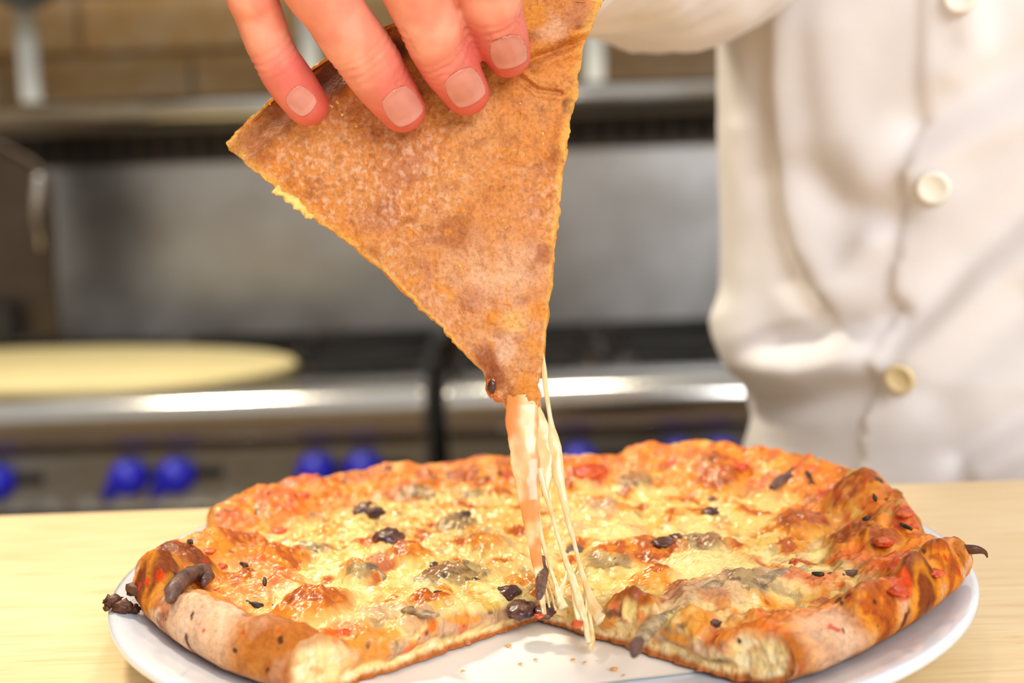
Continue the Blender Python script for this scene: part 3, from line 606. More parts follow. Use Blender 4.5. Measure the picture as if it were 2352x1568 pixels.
# ------------------------------------------------------------------ the lifted slice
SY = -.010                                   # depth of the slice's underside at the tip
lf = np.array([(1160, 938), (1150, 915), (1118, 893), (1108, 850), (1068, 812), (1000, 742), (935, 678), (870, 618), (795, 560), (712, 502), (640, 446), (628, 440), (588, 405), (548, 375), (512, 348), (505, 330)], float)
rg = np.array([(1232, 945), (1240, 900), (1246, 840), (1251, 770), (1262, 670), (1272, 560), (1282, 470), (1290, 400), (1302, 330), (1310, 280), (1325, 215), (1334, 150), (1345, 96), (1362, 60), (1378, 20), (1392, -6)], float)
def resample(P, n):
    d = np.r_[0, np.cumsum(np.hypot(*np.diff(P, axis=0).T))]; t = np.linspace(0, d[-1], n); return np.c_[np.interp(t, d, P[:, 0]), np.interp(t, d, P[:, 1])]
NU, NV = 300, 330
Lf = resample(lf, NV); Rg = resample(rg, NV); tip = np.array([1196, 940.])
vv = np.linspace(0, 1, NV); uu = np.linspace(0, 1, NU); U, Vv = np.meshgrid(uu, vv, indexing='ij')
chord = Lf[None, :, :]*(1-U)[..., None]+Rg[None, :, :]*U[..., None]
outd = np.array([-253., -765.])/806
sag = 118*(Vv**2.2)*(4*U*(1-U))
PXs = chord+outd*sag[..., None]
def plane_pts(pp, Y): # front-of-slice plane, leaning slightly away from the lens towards the crust
    d = fw+rt*(pp[..., :1]-W/2)/F-up*(pp[..., 1:]-H/2)/F
    t = ((Y-CAM[1])/d[..., 1])[..., None]; return CAM+d*t
Yf = SY+.009*Vv+.0035*np.sin(U*math.pi)*Vv*-1
P0 = plane_pts(PXs, np.full(U.shape, SY))
P0[..., 1] = Yf
Pn = P0.reshape(-1, 3)
jag = .0006*fbm(Pn, 300, 3, 101).reshape(U.shape)
edge_u = np.minimum(U, 1-U)
P0[..., 0] += jag*np.where(U < .5, 1, -1)*sst(.06, 0, edge_u)*(.5+1.6*sst(0, .5, fbm(Pn, 40, 2, 106)).reshape(U.shape))
P0[..., 2] += .0005*fbm(Pn, 340, 3, 102).reshape(U.shape)*sst(.06, 0, edge_u)
n1 = fbm(Pn, 42, 3, 103).reshape(U.shape); n2 = fbm(Pn, 150, 4, 104).reshape(U.shape); n3 = fbm(Pn, 480, 3, 105).reshape(U.shape)
rimv = sst(.86, .97, Vv)
rel = .0009*n1+.0005*n2+.00018*n3-.0045*sst(.88, 1.0, Vv)**2*1.0+.0016*np.exp(-((Vv-.91)/.03)**2)
# crease below the crust at the right-hand end, folds and a wrinkle near the fingertips
pxg = PXs[..., 0]; pyg = PXs[..., 1]
def seg(ax, ay, bx, by):
    dxs, dys = bx-ax, by-ay; t = np.clip(((pxg-ax)*dxs+(pyg-ay)*dys)/(dxs*dxs+dys*dys), 0, 1); return np.hypot(pxg-ax-t*dxs, pyg-ay-t*dys)
d1 = seg(1205, 140, 1352, 85); rel += -.0016*np.exp(-(d1/9)**2)+.0012*np.exp(-((d1-20)/14)**2)
d2 = np.minimum(seg(1190, 168, 1235, 205), seg(1235, 205, 1290, 212)); rel += -.0009*np.exp(-(d2/5)**2)+.0007*np.exp(-((d2-11)/6)**2)
d3 = np.minimum(seg(1050, 340, 1130, 300), seg(1130, 300, 1190, 265)); rel += -.0006*np.exp(-(d3/9)**2)
for (bx, by, br) in [(1085, 682, 38), (1130, 735, 14), (880, 490, 18), (975, 305, 18), (850, 450, 34), (1170, 355, 26), (1262, 350, 20), (700, 400, 22), (1180, 590, 26), (1000, 560, 30)]:
    rel += .0007*np.clip(1-((pxg-bx)**2+(pyg-by)**2)/br**2, 0, 1)
Pf = P0.copy(); Pf[..., 1] -= rel
th_ = (.0042+.0055*sst(.84, .94, Vv))*(1-.55*sst(.95, 1.0, Vv))*(.45+.55*sst(0, .05, Vv))
th_ = th_*(1+.15*n2)
Pb = P0.copy(); Pb[..., 1] += th_
# colour of the floured, baked underside
Cs = {k: srgb(*v) for k, v in dict(base=(198, 126, 62), tan=(200, 136, 78), flour=(226, 186, 156), rose=(176, 112, 80), gold=(212, 134, 46), brown=(140, 70, 30), dk=(88, 42, 26), pale=(232, 176, 84)).items()}
fb = lambda s, o, k: fbm(Pn, s, o, k)
pu = U.ravel(); pv = Vv.ravel(); gx = pxg.ravel(); gy = pyg.ravel()
c = np.tile(Cs['base'], (len(Pn), 1)); c = lerp(c, Cs['tan'], sst(-.2, .4, fb(45, 4, 111))); c = lerp(c, Cs['rose'], sst(.0, .5, fb(60, 4, 112))*.7)
warm = sst(-.25, .55, fb(22, 3, 113)); c = lerp(c, Cs['gold'], warm*.35*sst(.35, .0, pu)+.5*sst(.11, .0, edge_u.ravel())*(.5+.5*fb(90, 3, 118)).clip(0, 1))
fl1 = sst(-.1, .5, fb(640, 4, 114))*sst(-.45, .25, fb(34, 3, 115)); c = lerp(c, Cs['flour'], fl1*.5); c = lerp(c, Cs['brown'], sst(.05, .45, fb(300, 4, 124))*.32)
bx = np.exp(-(((gx-1150)/150)**2+((gy-660)/130)**2)); c = lerp(c, Cs['flour'], bx*(.45+.5*fb(160, 4, 116)).clip(0, 1)*.9)
c = lerp(c, Cs['brown'], sst(.34, .6, fb(75, 4, 117))*.5); c = lerp(c, Cs['gold'], sst(.45, .6, fb(200, 3, 119))*.6)
for (qx, qy, r, k, m) in [(700, 195, 60, 'dk', .75), (760, 170, 60, 'dk', .8), (910, 110, 36, 'dk', .9), (640, 250, 60, 'brown', .75), (590, 310, 46, 'brown', .5), (540, 320, 40, 'tan', .6), (560, 360, 60, 'brown', .55), (1270, 60, 50, 'flour', .4), (1330, 30, 46, 'rose', .6), (1220, 30, 40, 'gold', .8), (1310, 245, 18, 'dk', .8), (1285, 360, 26, 'brown', .6), (1335, 62, 10, 'brown', .7), (1135, 860, 44, 'brown', .9), (1180, 925, 40, 'brown', .7), (1110, 820, 34, 'brown', .7), (1225, 790, 36, 'gold', .7), (1235, 720, 30, 'gold', .7), (1215, 890, 40, 'gold', .8), (1190, 830, 46, 'tan', .6), (1165, 810, 30, 'flour', .5), (850, 595, 30, 'brown', .5), (760, 540, 24, 'brown', .4), (1210, 120, 36, 'gold', .5), (1130, 735, 18, 'gold', .8), (1180, 740, 36, 'pale', .5), (1085, 690, 40, 'rose', .6)]:
    dd = np.hypot(gx-qx+14*fb(140, 3, 121), gy-qy+14*fb(140, 3, 122))/r; c = lerp(c, Cs[k], sst(1.2, .4, dd)*m)
c = lerp(c, Cs['pale'], sst(.035, .0, np.minimum(pu, 1-pu))*sst(.08, .2, pv)*(.55+.5*fb(170, 3, 123)).clip(0, 1))
sl = tag(empty('pizza_slice', tuple(P0[NU//2, 0]+np.array((0, .003, 0)))), 'floured underside of the pizza slice lifted by the hand', 'pizza slice')
I = np.arange(NU*NV).reshape(NU, NV); q1 = np.stack([I[:-1, :-1], I[1:, :-1], I[1:, 1:], I[:-1, 1:]], -1).reshape(-1, 4)
# ring of boundary vertices, with two rounded side rows
bd = np.r_[I[:, 0], I[-1, 1:], I[::-1, -1][1:], I[0, ::-1][1:-1]]
Vf = Pf.reshape(-1, 3); Vbk = Pb.reshape(-1, 3); rows = []; cen = Vf.mean(0)
for t, bulge in ((.2, .0005), (.5, .0009), (.8, .0006)):
    p = Vf[bd]*(1-t)+Vbk[bd]*t; o = p-cen; o[:, 1] = 0; o /= np.linalg.norm(o, axis=1)[:, None]
    rows.append(p+o*(bulge+.0006*fbm(p, 190, 4, int(t*10)+130))[:, None])
base_i = NU*NV; allV = [Vf]+rows+[Vbk[bd]]; nb = len(bd)
ringidx = [bd]+[base_i+k*nb+np.arange(nb) for k in range(4)]
sq = []
for k in range(4):
    a, b = ringidx[k], ringidx[k+1]; sq.append(np.stack([a, b, np.roll(b, -1), np.roll(a, -1)], -1))
sidec = lerp(np.tile(Cs['pale'], (nb*4, 1)), Cs['gold'], sst(-.2, .4, fbm(np.concatenate(rows+[Vbk[bd]]), 200, 3, 140)))
allc = np.r_[c, sidec]; allr = np.r_[np.full(NU*NV, .62)-.3*np.exp(-(((gx-1140)/50)**2+((gy-880)/40)**2)), np.full(nb*4, .55)]
AV = np.concatenate(allV); AQ = np.concatenate([q1]+sq)
n0 = np.cross(AV[q1[5000, 2]]-AV[q1[5000, 0]], AV[q1[5000, 3]]-AV[q1[5000, 1]])
if n0[1] > 0: AQ = AQ[:, ::-1]
mesh('slice_dough', AV, AQ, M['under'], sl, True, allc, allr)
# cheese side (faces away from the lens)
st = 3; Pc = Pb[::st, ::st].copy(); vc = Vv[::st, ::st]; nbm = fbm(Pc.reshape(-1, 3), 130, 3, 150).reshape(vc.shape)
Pc[..., 1] += (.0022+.0014*nbm)*sst(.9, .84, vc)-.0002
J = np.arange(Pc.shape[0]*Pc.shape[1]).reshape(vc.shape); qc_ = np.stack([J[:-1, :-1], J[:-1, 1:], J[1:, 1:], J[1:, :-1]], -1).reshape(-1, 4)
if n0[1] > 0: qc_ = qc_[:, ::-1]
pc3 = Pc.reshape(-1, 3); cc = lerp(np.tile(C_['pale'], (len(pc3), 1)), C_['gold'], sst(.0, .4, fbm(pc3, 95, 4, 151))); cc = lerp(cc, C_['brown'], sst(.3, .55, fbm(pc3, 95, 4, 151))); cc = lerp(cc, C_['orange'], sst(.74, .86, vc.ravel())); cc = lerp(cc, C_['toast'], sst(.88, .95, vc.ravel()))
mesh('slice_cheese', pc3, qc_, M['cheese'], sl, True, cc, np.full(len(pc3), .35))
def onslice(px, py, r, name, mat, dy=0, flat=.6, seed=0, asp=1.0):
    p = on_y(px, py, SY-.001+dy); s = r*((p-CAM) @ fw)/F; V, Fc = blob(p, (s, s*flat, s*asp), 3, .3, 1.7, seed); mesh(name, V, Fc, M[mat], sl)
onslice(1130, 888, 9, 'olive_piece', 'olive', 0, .8, 201, 1.9)
onslice(1131, 886, 15, 'cheese_drip', 'drip', .0022, .7, 211, 1.9); onslice(1146, 912, 13, 'cheese_drip', 'drip', .0022, .7, 212, 1.0)
ce = resample(np.array([(626, 436), (640, 450), (662, 466), (690, 486), (712, 504)], float), 40); P = np.array([on_y(a+7, b-5, SY+.0065) for a, b in ce])
V, Fc = tube(P, .0011+.0005*fbm(P, 260, 3, 231), 14); V = V+.0008*fbm(V, 420, 3, 232)[:, None]; mesh('crumb_edge', V, Fc, M['crumbpale'], sl)
for k in range(26):
    px = random.choice([random.gauss(740, 60), random.gauss(1180, 60), random.uniform(700, 1280)]); py = 235+random.gauss(0, 30) if px < 900 else random.uniform(180, 620)
    if px > 1250 or (px < 760 and py < 200): continue
    onslice(px, py, random.uniform(1.6, 3.2), 'cornmeal_grain', 'meal', .0045*max(0, (930-py)/900)-.0015, .8, 260+k)

# ------------------------------------------------------------------ stretched cheese
cs = tag(empty('cheese_strings', tuple(on_y(1290, 1400, -.02))), 'melted cheese strings stretched from the slice tip down to the pizza', 'cheese')
def ydep(py): return float(np.interp(py, [800, 930, 1150, 1300, 1400, 1480], [-.0085, -.0095, -.021, -.0315, -.0435, -.0545]))
cst = {k: srgb(*v) for k, v in dict(cream=(247, 222, 168), amber=(238, 186, 104), red=(236, 138, 54), pale=(250, 234, 200)).items()}
def ribbon(name, pts, redm=0.0, th=.35, n=90, seed=0, dy=0.0):
    """pts: (px, py, half-width px)"""
    q = interp_poly(np.array(pts, float), n); P = np.array([on_y(a, b, ydep(b)+dy) for a, b, _ in q]); sc = ((P-CAM) @ fw)/F; hw = np.maximum(q[:, 2], .8)*sc
    hw = hw*(1+.16*fbm(P, 180, 3, seed)); m = 20; ang = np.linspace(0, 2*math.pi, m, endpoint=False); T = np.gradient(P, axis=0); T /= np.linalg.norm(T, axis=1)[:, None]
    B = np.cross(T, np.array([0, 1., 0])); B /= np.linalg.norm(B, axis=1)[:, None]; Nn = np.cross(B, T)
    tk = np.minimum(hw*.9, .00035+hw*th)
    Vt = P[:, None]+B[:, None]*(np.cos(ang)[None, :, None]*hw[:, None, None])+Nn[:, None]*(np.sin(ang)[None, :, None]*tk[:, None, None])
    V = Vt.reshape(-1, 3); V = V+.00022*fbm(V*[1, 1, .25], 420, 3, seed+1)[:, None]*np.array([.3, 1, 0])
    Fc = [(i*m+j, i*m+(j+1) % m, (i+1)*m+(j+1) % m, (i+1)*m+j) for i in range(n-1) for j in range(m)]+[tuple(range(m))[::-1], tuple(range((n-1)*m, n*m))]
    c = lerp(np.tile(cst['cream'], (len(V), 1)), cst['amber'], sst(-.1, .4, fbm(V*[1, 1, .2], 260, 3, seed+2))*.6); c = lerp(c, cst['pale'], sst(.1, .5, fbm(V*[1, 1, .2], 300, 3, seed+3))*.6)
    if redm: c = lerp(c, cst['red'], np.clip(redm*sst(-.25, .3, fbm(V*[1, 1, .35], 150, 3, seed+4)), 0, 1))
    mesh(name, V, Fc, M['string'], cs, True, c)
ribbon('cheese_band', [(1198, 905, 36), (1199, 945, 38), (1202, 1010, 33), (1208, 1070, 29), (1214, 1130, 25), (1220, 1190, 21), (1228, 1250, 15), (1236, 1310, 10), (1244, 1370, 7), (1250, 1410, 6)], .85, .16, 120, 300)
ribbon('cheese_band', [(1218, 930, 22), (1232, 985, 30), (1244, 1030, 38), (1252, 1065, 32), (1254, 1095, 16), (1252, 1140, 7)], .25, .16, 60, 310, .0006)
ribbon('cheese_band', [(1246, 810, 3), (1250, 850, 6), (1253, 890, 6), (1259, 930, 5), (1266, 975, 7), (1272, 1020, 15), (1279, 1070, 15), (1289, 1120, 10), (1298, 1160, 8), (1306, 1200, 6), (1316, 1235, 6), (1326, 1275, 5), (1337, 1315, 6), (1350, 1355, 8), (1364, 1392, 14), (1384, 1424, 20)], .12, .3, 150, 320)
S_ = [[(1240, 1075, 8), (1250, 1120, 7), (1262, 1160, 6), (1274, 1205, 5), (1287, 1250, 5), (1302, 1295, 7), (1316, 1330, 9), (1330, 1380, 10), (1344, 1430, 8), (1352, 1475, 6)],
      [(1232, 1170, 8), (1240, 1220, 7), (1252, 1265, 4), (1264, 1305, 4), (1276, 1340, 5), (1284, 1370, 9), (1294, 1395, 12)],
      [(1226, 1180, 8), (1232, 1240, 6), (1240, 1290, 4), (1250, 1340, 3), (1262, 1395, 3)],
      [(1252, 1100, 5), (1262, 1130, 4), (1266, 1170, 2), (1280, 1220, 2), (1296, 1280, 2), (1310, 1330, 3), (1322, 1390, 6), (1330, 1430, 7)],
      [(1276, 1065, 6), (1284, 1095, 3), (1290, 1130, 1.6), (1300, 1180, 1.6)],
      [(1316, 1235, 3), (1320, 1262, 1.5), (1330, 1290, 1.25), (1337, 1315, 3)],
      [(1320, 1330, 5), (1322, 1370, 4), (1330, 1410, 4), (1340, 1445, 5)],
      [(1345, 1345, 6), (1350, 1385, 5), (1356, 1425, 5), (1360, 1462, 7), (1356, 1490, 6)],
      [(1222, 1240, 5), (1228, 1290, 3), (1236, 1340, 2.5), (1246, 1390, 3)],
      [(1305, 1300, 4), (1298, 1330, 4), (1288, 1360, 8), (1286, 1390, 10)],
      [(1350, 1355, 5), (1346, 1400, 4), (1340, 1440, 4)], [(1235, 1230, 4), (1246, 1300, 2), (1262, 1350, 2), (1276, 1400, 4)]]
for k, p in enumerate(S_): ribbon('cheese_strand', p, .05, .6, 60, 330+k*5, .0004*(k % 4))

# ------------------------------------------------------------------ person
psn = tag(empty('person', (.233, .27, FZ)), 'person in a white buttoned shirt lifting a pizza slice with the right hand', 'person')
def evalmods(V, Fc, vox, smooth=6, fac=.5):
    me = bpy.data.meshes.new('tmp'); me.from_pydata([tuple(v) for v in V], [], Fc); me.update()
    o = bpy.data.objects.new('tmp', me); COL.objects.link(o)
    m = o.modifiers.new('r', 'REMESH'); m.mode = 'VOXEL'; m.voxel_size = vox
    m2 = o.modifiers.new('s', 'SMOOTH'); m2.iterations = smooth; m2.factor = fac
    dg = bpy.context.evaluated_depsgraph_get(); e = o.evaluated_get(dg); me2 = bpy.data.meshes.new_from_object(e)
    V2 = np.zeros(len(me2.vertices)*3); me2.vertices.foreach_get('co', V2); F2 = [tuple(p.vertices) for p in me2.polygons]
    bpy.data.objects.remove(o); bpy.data.meshes.remove(me); bpy.data.meshes.remove(me2); return V2.reshape(-1, 3), F2
def capfinger(path, rad, n=44):
    path = [np.array(p) for p in path]; d = path[-1]-path[-2]; d /= np.linalg.norm(d); r = rad[-1]; t = path[-1]
    P = interp_poly(np.c_[np.array(path), np.array(rad)], n); ext = np.array([np.r_[t+d*r*a, r*b] for a, b in ((.25, .97), (.5, .87), (.72, .69), (.88, .47), (.98, .2), (1.0, .04))])
    P = np.r_[P, ext]; return tube(P[:, :3], P[:, 3], 20)
FING = {  # px, px, depth Y, radius (mm): knuckle, middle joint ... fingertip
 'pinky': [(655, -300, .012, 7.6), (572, -70, -.024, 6.6), (594, 32, -.0225, 6.2), (630, 127, -.0190, 6.1), (668, 188, -.0150, 6.3), (706, 240, -.0115, 5.8)],
 'ring': [(790, -360, .006, 9.0), (705, -100, -.028, 8.5), (771, 32, -.0265, 8.0), (838, 127, -.0220, 8.2), (886, 198, -.0172, 7.4), (924, 250, -.0128, 6.3)],
 'middle': [(930, -390, .004, 9.2), (925, -120, -.029, 8.5), (975, 32, -.0270, 7.9), (1016, 127, -.0215, 7.4), (1046, 172, -.0172, 7.0), (1071, 212, -.0126, 6.2)],
 'index': [(1065, -400, .006, 9.2), (1090, -140, -.028, 8.5), (1120, -30, -.0260, 8.0), (1136, 40, -.0215, 7.7), (1153, 90, -.0168, 7.0), (1167, 126, -.0122, 6.1)]}
parts = []; fin = {}
for k, js in FING.items():
    P = [on_y(a, b, y) for a, b, y, r in js]; fin[k] = P; parts.append(capfinger(P, [j[3]/1000 for j in js], 54))
WR = np.array([.004, .080, .208]); mc = [fin[k][0] for k in ('pinky', 'ring', 'middle', 'index')]
def ellloft(cs_, a, b, side, nseg=28):
    cs_ = np.array(cs_, float); V = []; T = np.gradient(cs_, axis=0); k = len(cs_)
    for i in range(k):
        t = T[i]/np.linalg.norm(T[i]); s = np.array(side)-t*(t @ np.array(side)); s /= np.linalg.norm(s); u = np.cross(s, t); th = np.linspace(0, 2*math.pi, nseg, endpoint=False)
        V.append(cs_[i]+a[i]*np.cos(th)[:, None]*s+b[i]*np.sin(th)[:, None]*u)
    V = np.concatenate(V); Fc = [(i*nseg+j, i*nseg+(j+1) % nseg, (i+1)*nseg+(j+1) % nseg, (i+1)*nseg+j) for i in range(k-1) for j in range(nseg)]
    Fc += [tuple(range(nseg))[::-1], tuple(range((k-1)*nseg, k*nseg))]; return V, Fc
mcen = sum(mc)/4; sdir = mc[3]-mc[0]
ELB = np.array([.105, .275, .262])
parts.append(ellloft([mcen+(mcen-WR)*.06, mcen*.8+WR*.2, mcen*.45+WR*.55, WR*.9+mcen*.1, WR, WR*.75+ELB*.25, WR*.4+ELB*.6, ELB], [.036, .040, .038, .030, .027, .031, .037, .038], [.008, .0125, .0155, .0165, .0175, .024, .034, .036], sdir))
for m_ in mc: parts.append(blob(m_, (.0105, .0105, .0105), 2, 0))
th0 = WR*.78+mc[3]*.22; th1 = WR*.35+mc[3]*.65+np.array((.018, .016, -.012)); th2 = on_y(1120, 10, .024); th3 = on_y(1010, 110, .0185)
parts.append(capfinger([th0, th1, th2, th3], [.015, .0125, .0108, .0090], 36))
hv, hf = evalmods(*join(parts), .0008, 10, .5)
# skin detail: finger creases, nail beds, colour
ax = {}; tipc = np.array([fin[k][-1] for k in FING])
for k in FING: a = fin[k][-1]-fin[k][3]; ax[k] = a/np.linalg.norm(a)
hp = proj(hv); front = hv[:, 1] < .0
vw = CAM-hv; vw /= np.linalg.norm(vw, axis=1)[:, None]
disp = np.zeros(len(hv)); skin = np.tile(srgb(222, 138, 112), (len(hv), 1))
skin = lerp(skin, srgb(232, 164, 138), sst(-.1, .4, fbm(hv, 70, 3, 401))*.7); skin = lerp(skin, srgb(224, 124, 104), sst(.0, .5, fbm(hv, 110, 3, 402))*.55)
for k in FING:
    J = fin[k]; dip = (J[3]); r = FING[k][3][3]/1000
    near = np.linalg.norm(hv-dip, axis=1) < r*1.9; al = (hv-dip) @ ax[k]
    for o_, dp in ((-.0032, .0003), (-.0012, .0005), (.0008, .0004), (.0028, .0002)):
        disp -= near*dp*np.exp(-((al-o_+.0007*fbm(hv, 300, 2, 403))/.00062)**2)*front
    t = J[-1]; dd = np.linalg.norm(hv-t, axis=1); skin = lerp(skin, srgb(206, 84, 76), sst(.020, .004, dd)*.8)
    skin = lerp(skin, srgb(206, 88, 92), sst(.012, .004, np.linalg.norm(hv-(t-ax[k]*.0125), axis=1))*.55)
NAIL = {'pinky': (692, 232, 27, 30, -.25), 'ring': (925, 245, 38, 39, .0), 'middle': (1069, 202, 39, 38, .05), 'index': (1168, 120, 38, 34, .08)}
nl = {}
for k, (nx, ny, hwp, hlp, tw) in NAIL.items():
    a2 = proj(fin[k][-1])[0]-proj(fin[k][3])[0]; a2 /= np.linalg.norm(a2); ca, sa = math.cos(tw), math.sin(tw); a2 = np.array([a2[0]*ca-a2[1]*sa, a2[0]*sa+a2[1]*ca]); b2 = np.array([a2[1], -a2[0]]); nl[k] = (np.array([nx, ny]), a2, b2, hwp, hlp)
    d = hp-np.array([nx, ny]); e1 = (d @ b2)/hwp; e2 = (d @ a2)/hlp; rr = (np.abs(e1)**2.8+np.abs(e2)**2.8)**(1/2.8)
    m = front & (np.linalg.norm(hv-fin[k][-1], axis=1) < .016)
    disp -= m*.00045*sst(1.06, .96, rr); disp += m*.00022*np.exp(-((rr-1.16)/.09)**2)*(e2 < .75); skin = lerp(skin, srgb(176, 74, 66), m*np.exp(-((rr-1.04)/.06)**2)*.6)
me_ = bpy.data.meshes.new('t'); me_.from_pydata([tuple(v) for v in hv], [], hf); me_.update(); nn_ = np.zeros(len(hv)*3); me_.vertices.foreach_get('normal', nn_); nn_ = nn_.reshape(-1, 3); bpy.data.meshes.remove(me_)
hv = hv+nn_*disp[:, None]
from mathutils.bvhtree import BVHTree
bvh = BVHTree.FromPolygons([tuple(v) for v in hv], hf)
# rest of the body (inside the clothes, above and below the frame): coarse, same mesh
PSI = math.radians(40); CB = np.array([.236, .258, 0]); nF = np.array([-math.sin(PSI), -math.cos(PSI), 0]); nR = np.array([nF[1], -nF[0], 0])
SHR = CB+nR*.155+np.array((0, .01, .43)); SHL = CB-nR*.155+np.array((0, .01, .43))
bp = [ellloft([CB+np.array((0, 0, z)) for z in (-.16, -.05, .08, .2, .32, .42, .47)], [.13, .125, .125, .13, .14, .13, .06], [.095, .095, .095, .095, .095, .085, .05], nR),
      tube([CB+np.array((0, .0, .42)), CB+nF*.02+np.array((0, 0, .56))], [.055, .052], 16)]
hc_ = CB+nF*.035+np.array((0, 0, .645)); V, Fc = blob((0, 0, 0), (.072, .090, .110), 4, 0)
V = V*np.array([1, 1, 1]); V[:, 0] *= 1-.18*sst(0, -.11, V[:, 2]); hb = np.stack([nR, -nF, [0, 0, 1]]); bp.append((V @ hb+hc_, Fc))
def hd(f, s, z): return hc_+nF*f+nR*s+np.array((0, 0, z))
bp.append(tube([hd(.083, 0, .012), hd(.094, 0, -.008), hd(.104, 0, -.026), hd(.088, 0, -.034)], [.008, .010, .013, .009], 12, 12))
for s in (-1, 1): bp.append(blob(hd(-.005, s*.072, -.002), (.012, .018, .030), 2, .1)); bp.append(blob(hd(.080, s*.030, .004), (.013, .012, .010), 2, 0))
bp.append(blob(hd(.084, 0, -.056), (.022, .014, .008), 2, 0))
bp.append(tube([SHR, ELB+np.array((.01, .01, .0))], [.05, .042], 16, 8))
ELL = SHL+np.array((.06, .05, -.27)); WRL = ELL+np.array((-.02, -.08, -.23))
bp.append(tube([SHL, ELL, ELL*.5+WRL*.5, WRL], [.05, .042, .037, .027], 16, 16))
hl = WRL+np.array((0, -.02, -.09)); bp.append(tube([WRL, WRL*.5+hl*.5, hl], [.026, .036, .030], 14, 10, (1.15, .5), (1, 0, 0)))
for i, fx in enumerate((-.03, -.01, .01, .03)): bp.append(capfinger([hl+np.array((0, fx, .0)), hl+np.array((-.008, fx*1.1-.008, -.04)), hl+np.array((-.022, fx*1.1-.008, -.07+.006*abs(i-1.3)))], [.0095, .0088, .0075], 16))
bp.append(capfinger([WRL+np.array((-.01, -.02, -.02)), WRL+np.array((-.03, -.05, -.05)), WRL+np.array((-.035, -.055, -.085))], [.014, .011, .009], 16))
for s in (-1, 1):
    h0 = CB+nR*s*.075; k0 = h0+nF*.02
    bp.append(tube([h0+np.array((0, 0, -.10)), k0+np.array((0, 0, -.48)), h0+np.array((0, 0, FZ+.09))], [.085, .058, .040], 16, 16))
    bp.append(tube([h0+np.array((0, 0, FZ+.07))-nF*.03, h0+nF*.12+np.array((0, 0, FZ+.045))], [.042, .034], 12, 8))
bv, bf = evalmods(*join(bp), .007, 4, .5)
bskin = np.tile(srgb(233, 170, 140), (len(bv), 1)); bskin = lerp(bskin, srgb(190, 92, 84), sst(.03, .012, np.linalg.norm((bv-hd(.09, 0, -.056))*[1, 1, 2.4], axis=1)))
for s in (-1, 1): bskin = lerp(bskin, srgb(40, 28, 24), sst(.013, .008, np.linalg.norm((bv-hd(.090, s*.030, .004))*[1, 1, 1.6], axis=1)))
AVb, AFb = join([(hv, hf), (bv, bf)])
body = mesh('body', AVb, AFb, M['skin'], psn, True, np.r_[skin, bskin])
for k, (c2, a2, b2, hwp, hlp) in nl.items():
    n_ = 22; P = []; ok = True
    for i in range(n_):
        for j in range(n_):
            e1 = -1+2*i/(n_-1); e2 = -1+2*j/(n_-1); sq_ = lambda a, b: a*math.sqrt(max(0, 1-.36*b*b-.0*b**4)); f1, f2 = sq_(e1, e2), sq_(e2, e1)
            p2 = c2+b2*f1*hwp*1.12+a2*f2*hlp*1.10; d = Vector(ray(*p2)).normalized(); h = bvh.ray_cast(Vector(CAM), d, 1.0)
            P.append(np.array(h[0]) if h[0] is not None else (P[-1] if P else fin[k][-1]))
    P = np.array(P).reshape(n_, n_, 3); Ps = P.copy()
    for _ in range(4): Ps[1:-1, 1:-1] = (Ps[:-2, 1:-1]+Ps[2:, 1:-1]+Ps[1:-1, :-2]+Ps[1:-1, 2:])/4
    tow = CAM-fin[k][-1]; tow /= np.linalg.norm(tow); g1 = np.linspace(-1, 1, n_); E1, E2 = np.meshgrid(g1, g1, indexing='ij')
    lift = (.00042*(1-.9*np.maximum(np.abs(E1), np.abs(E2*.95))**4)+.00022*sst(.5, 1, E2))[..., None]
    top = Ps+tow*lift; bot = Ps-tow*.0006; V = np.r_[top.reshape(-1, 3), bot.reshape(-1, 3)]; J = np.arange(n_*n_).reshape(n_, n_); Fc = []
    for i in range(n_-1):
        for j in range(n_-1): Fc.append((J[i, j], J[i+1, j], J[i+1, j+1], J[i, j+1]))
    ed = list(J[:, 0])+list(J[-1, 1:])+list(J[::-1, -1][1:])+list(J[0, ::-1][1:-1])
    for x, y in zip(ed, ed[1:]+ed[:1]): Fc.append((x, y, y+n_*n_, x+n_*n_)[::-1])
    mesh('fingernail', V, [tuple(int(i) for i in f) for f in Fc], M['nail'], body)
# shirt --------------------------------------------------------------------
NA, NZ = 420, 330; al = np.linspace(0, 2*math.pi, NA, endpoint=False); zz = np.linspace(-.17, .47, NZ); AL, ZZs = np.meshgrid(al, zz, indexing='ij')
az = np.interp(zz, [-.17, -.06, -.01, .012, .035, .08, .2, .32, .42, .455, .47], [.150, .146, .134, .140, .148, .149, .150, .158, .160, .115, .075])
bz = np.interp(zz, [-.17, -.06, -.02, .0, .03, .08, .2, .32, .42, .455, .47], [.118, .114, .112, .114, .118, .116, .114, .112, .098, .080, .060])
ca, sa = np.cos(AL), np.sin(AL); ex = 2/2.25; sx = np.sign(ca)*np.abs(ca)**ex*az; sy = np.sign(sa)*np.abs(sa)**ex*bz
SP = CB+sx[..., None]*nR+sy[..., None]*nF; SP[..., 2] = ZZs
rad_ = SP-CB; rad_[..., 2] = 0; rad_ /= np.linalg.norm(rad_, axis=2)[..., None]
spx = proj(SP.reshape(-1, 3)).reshape(NA, NZ, 2); facing = (rad_ @ np.array([0, -1., 0])) > -.35
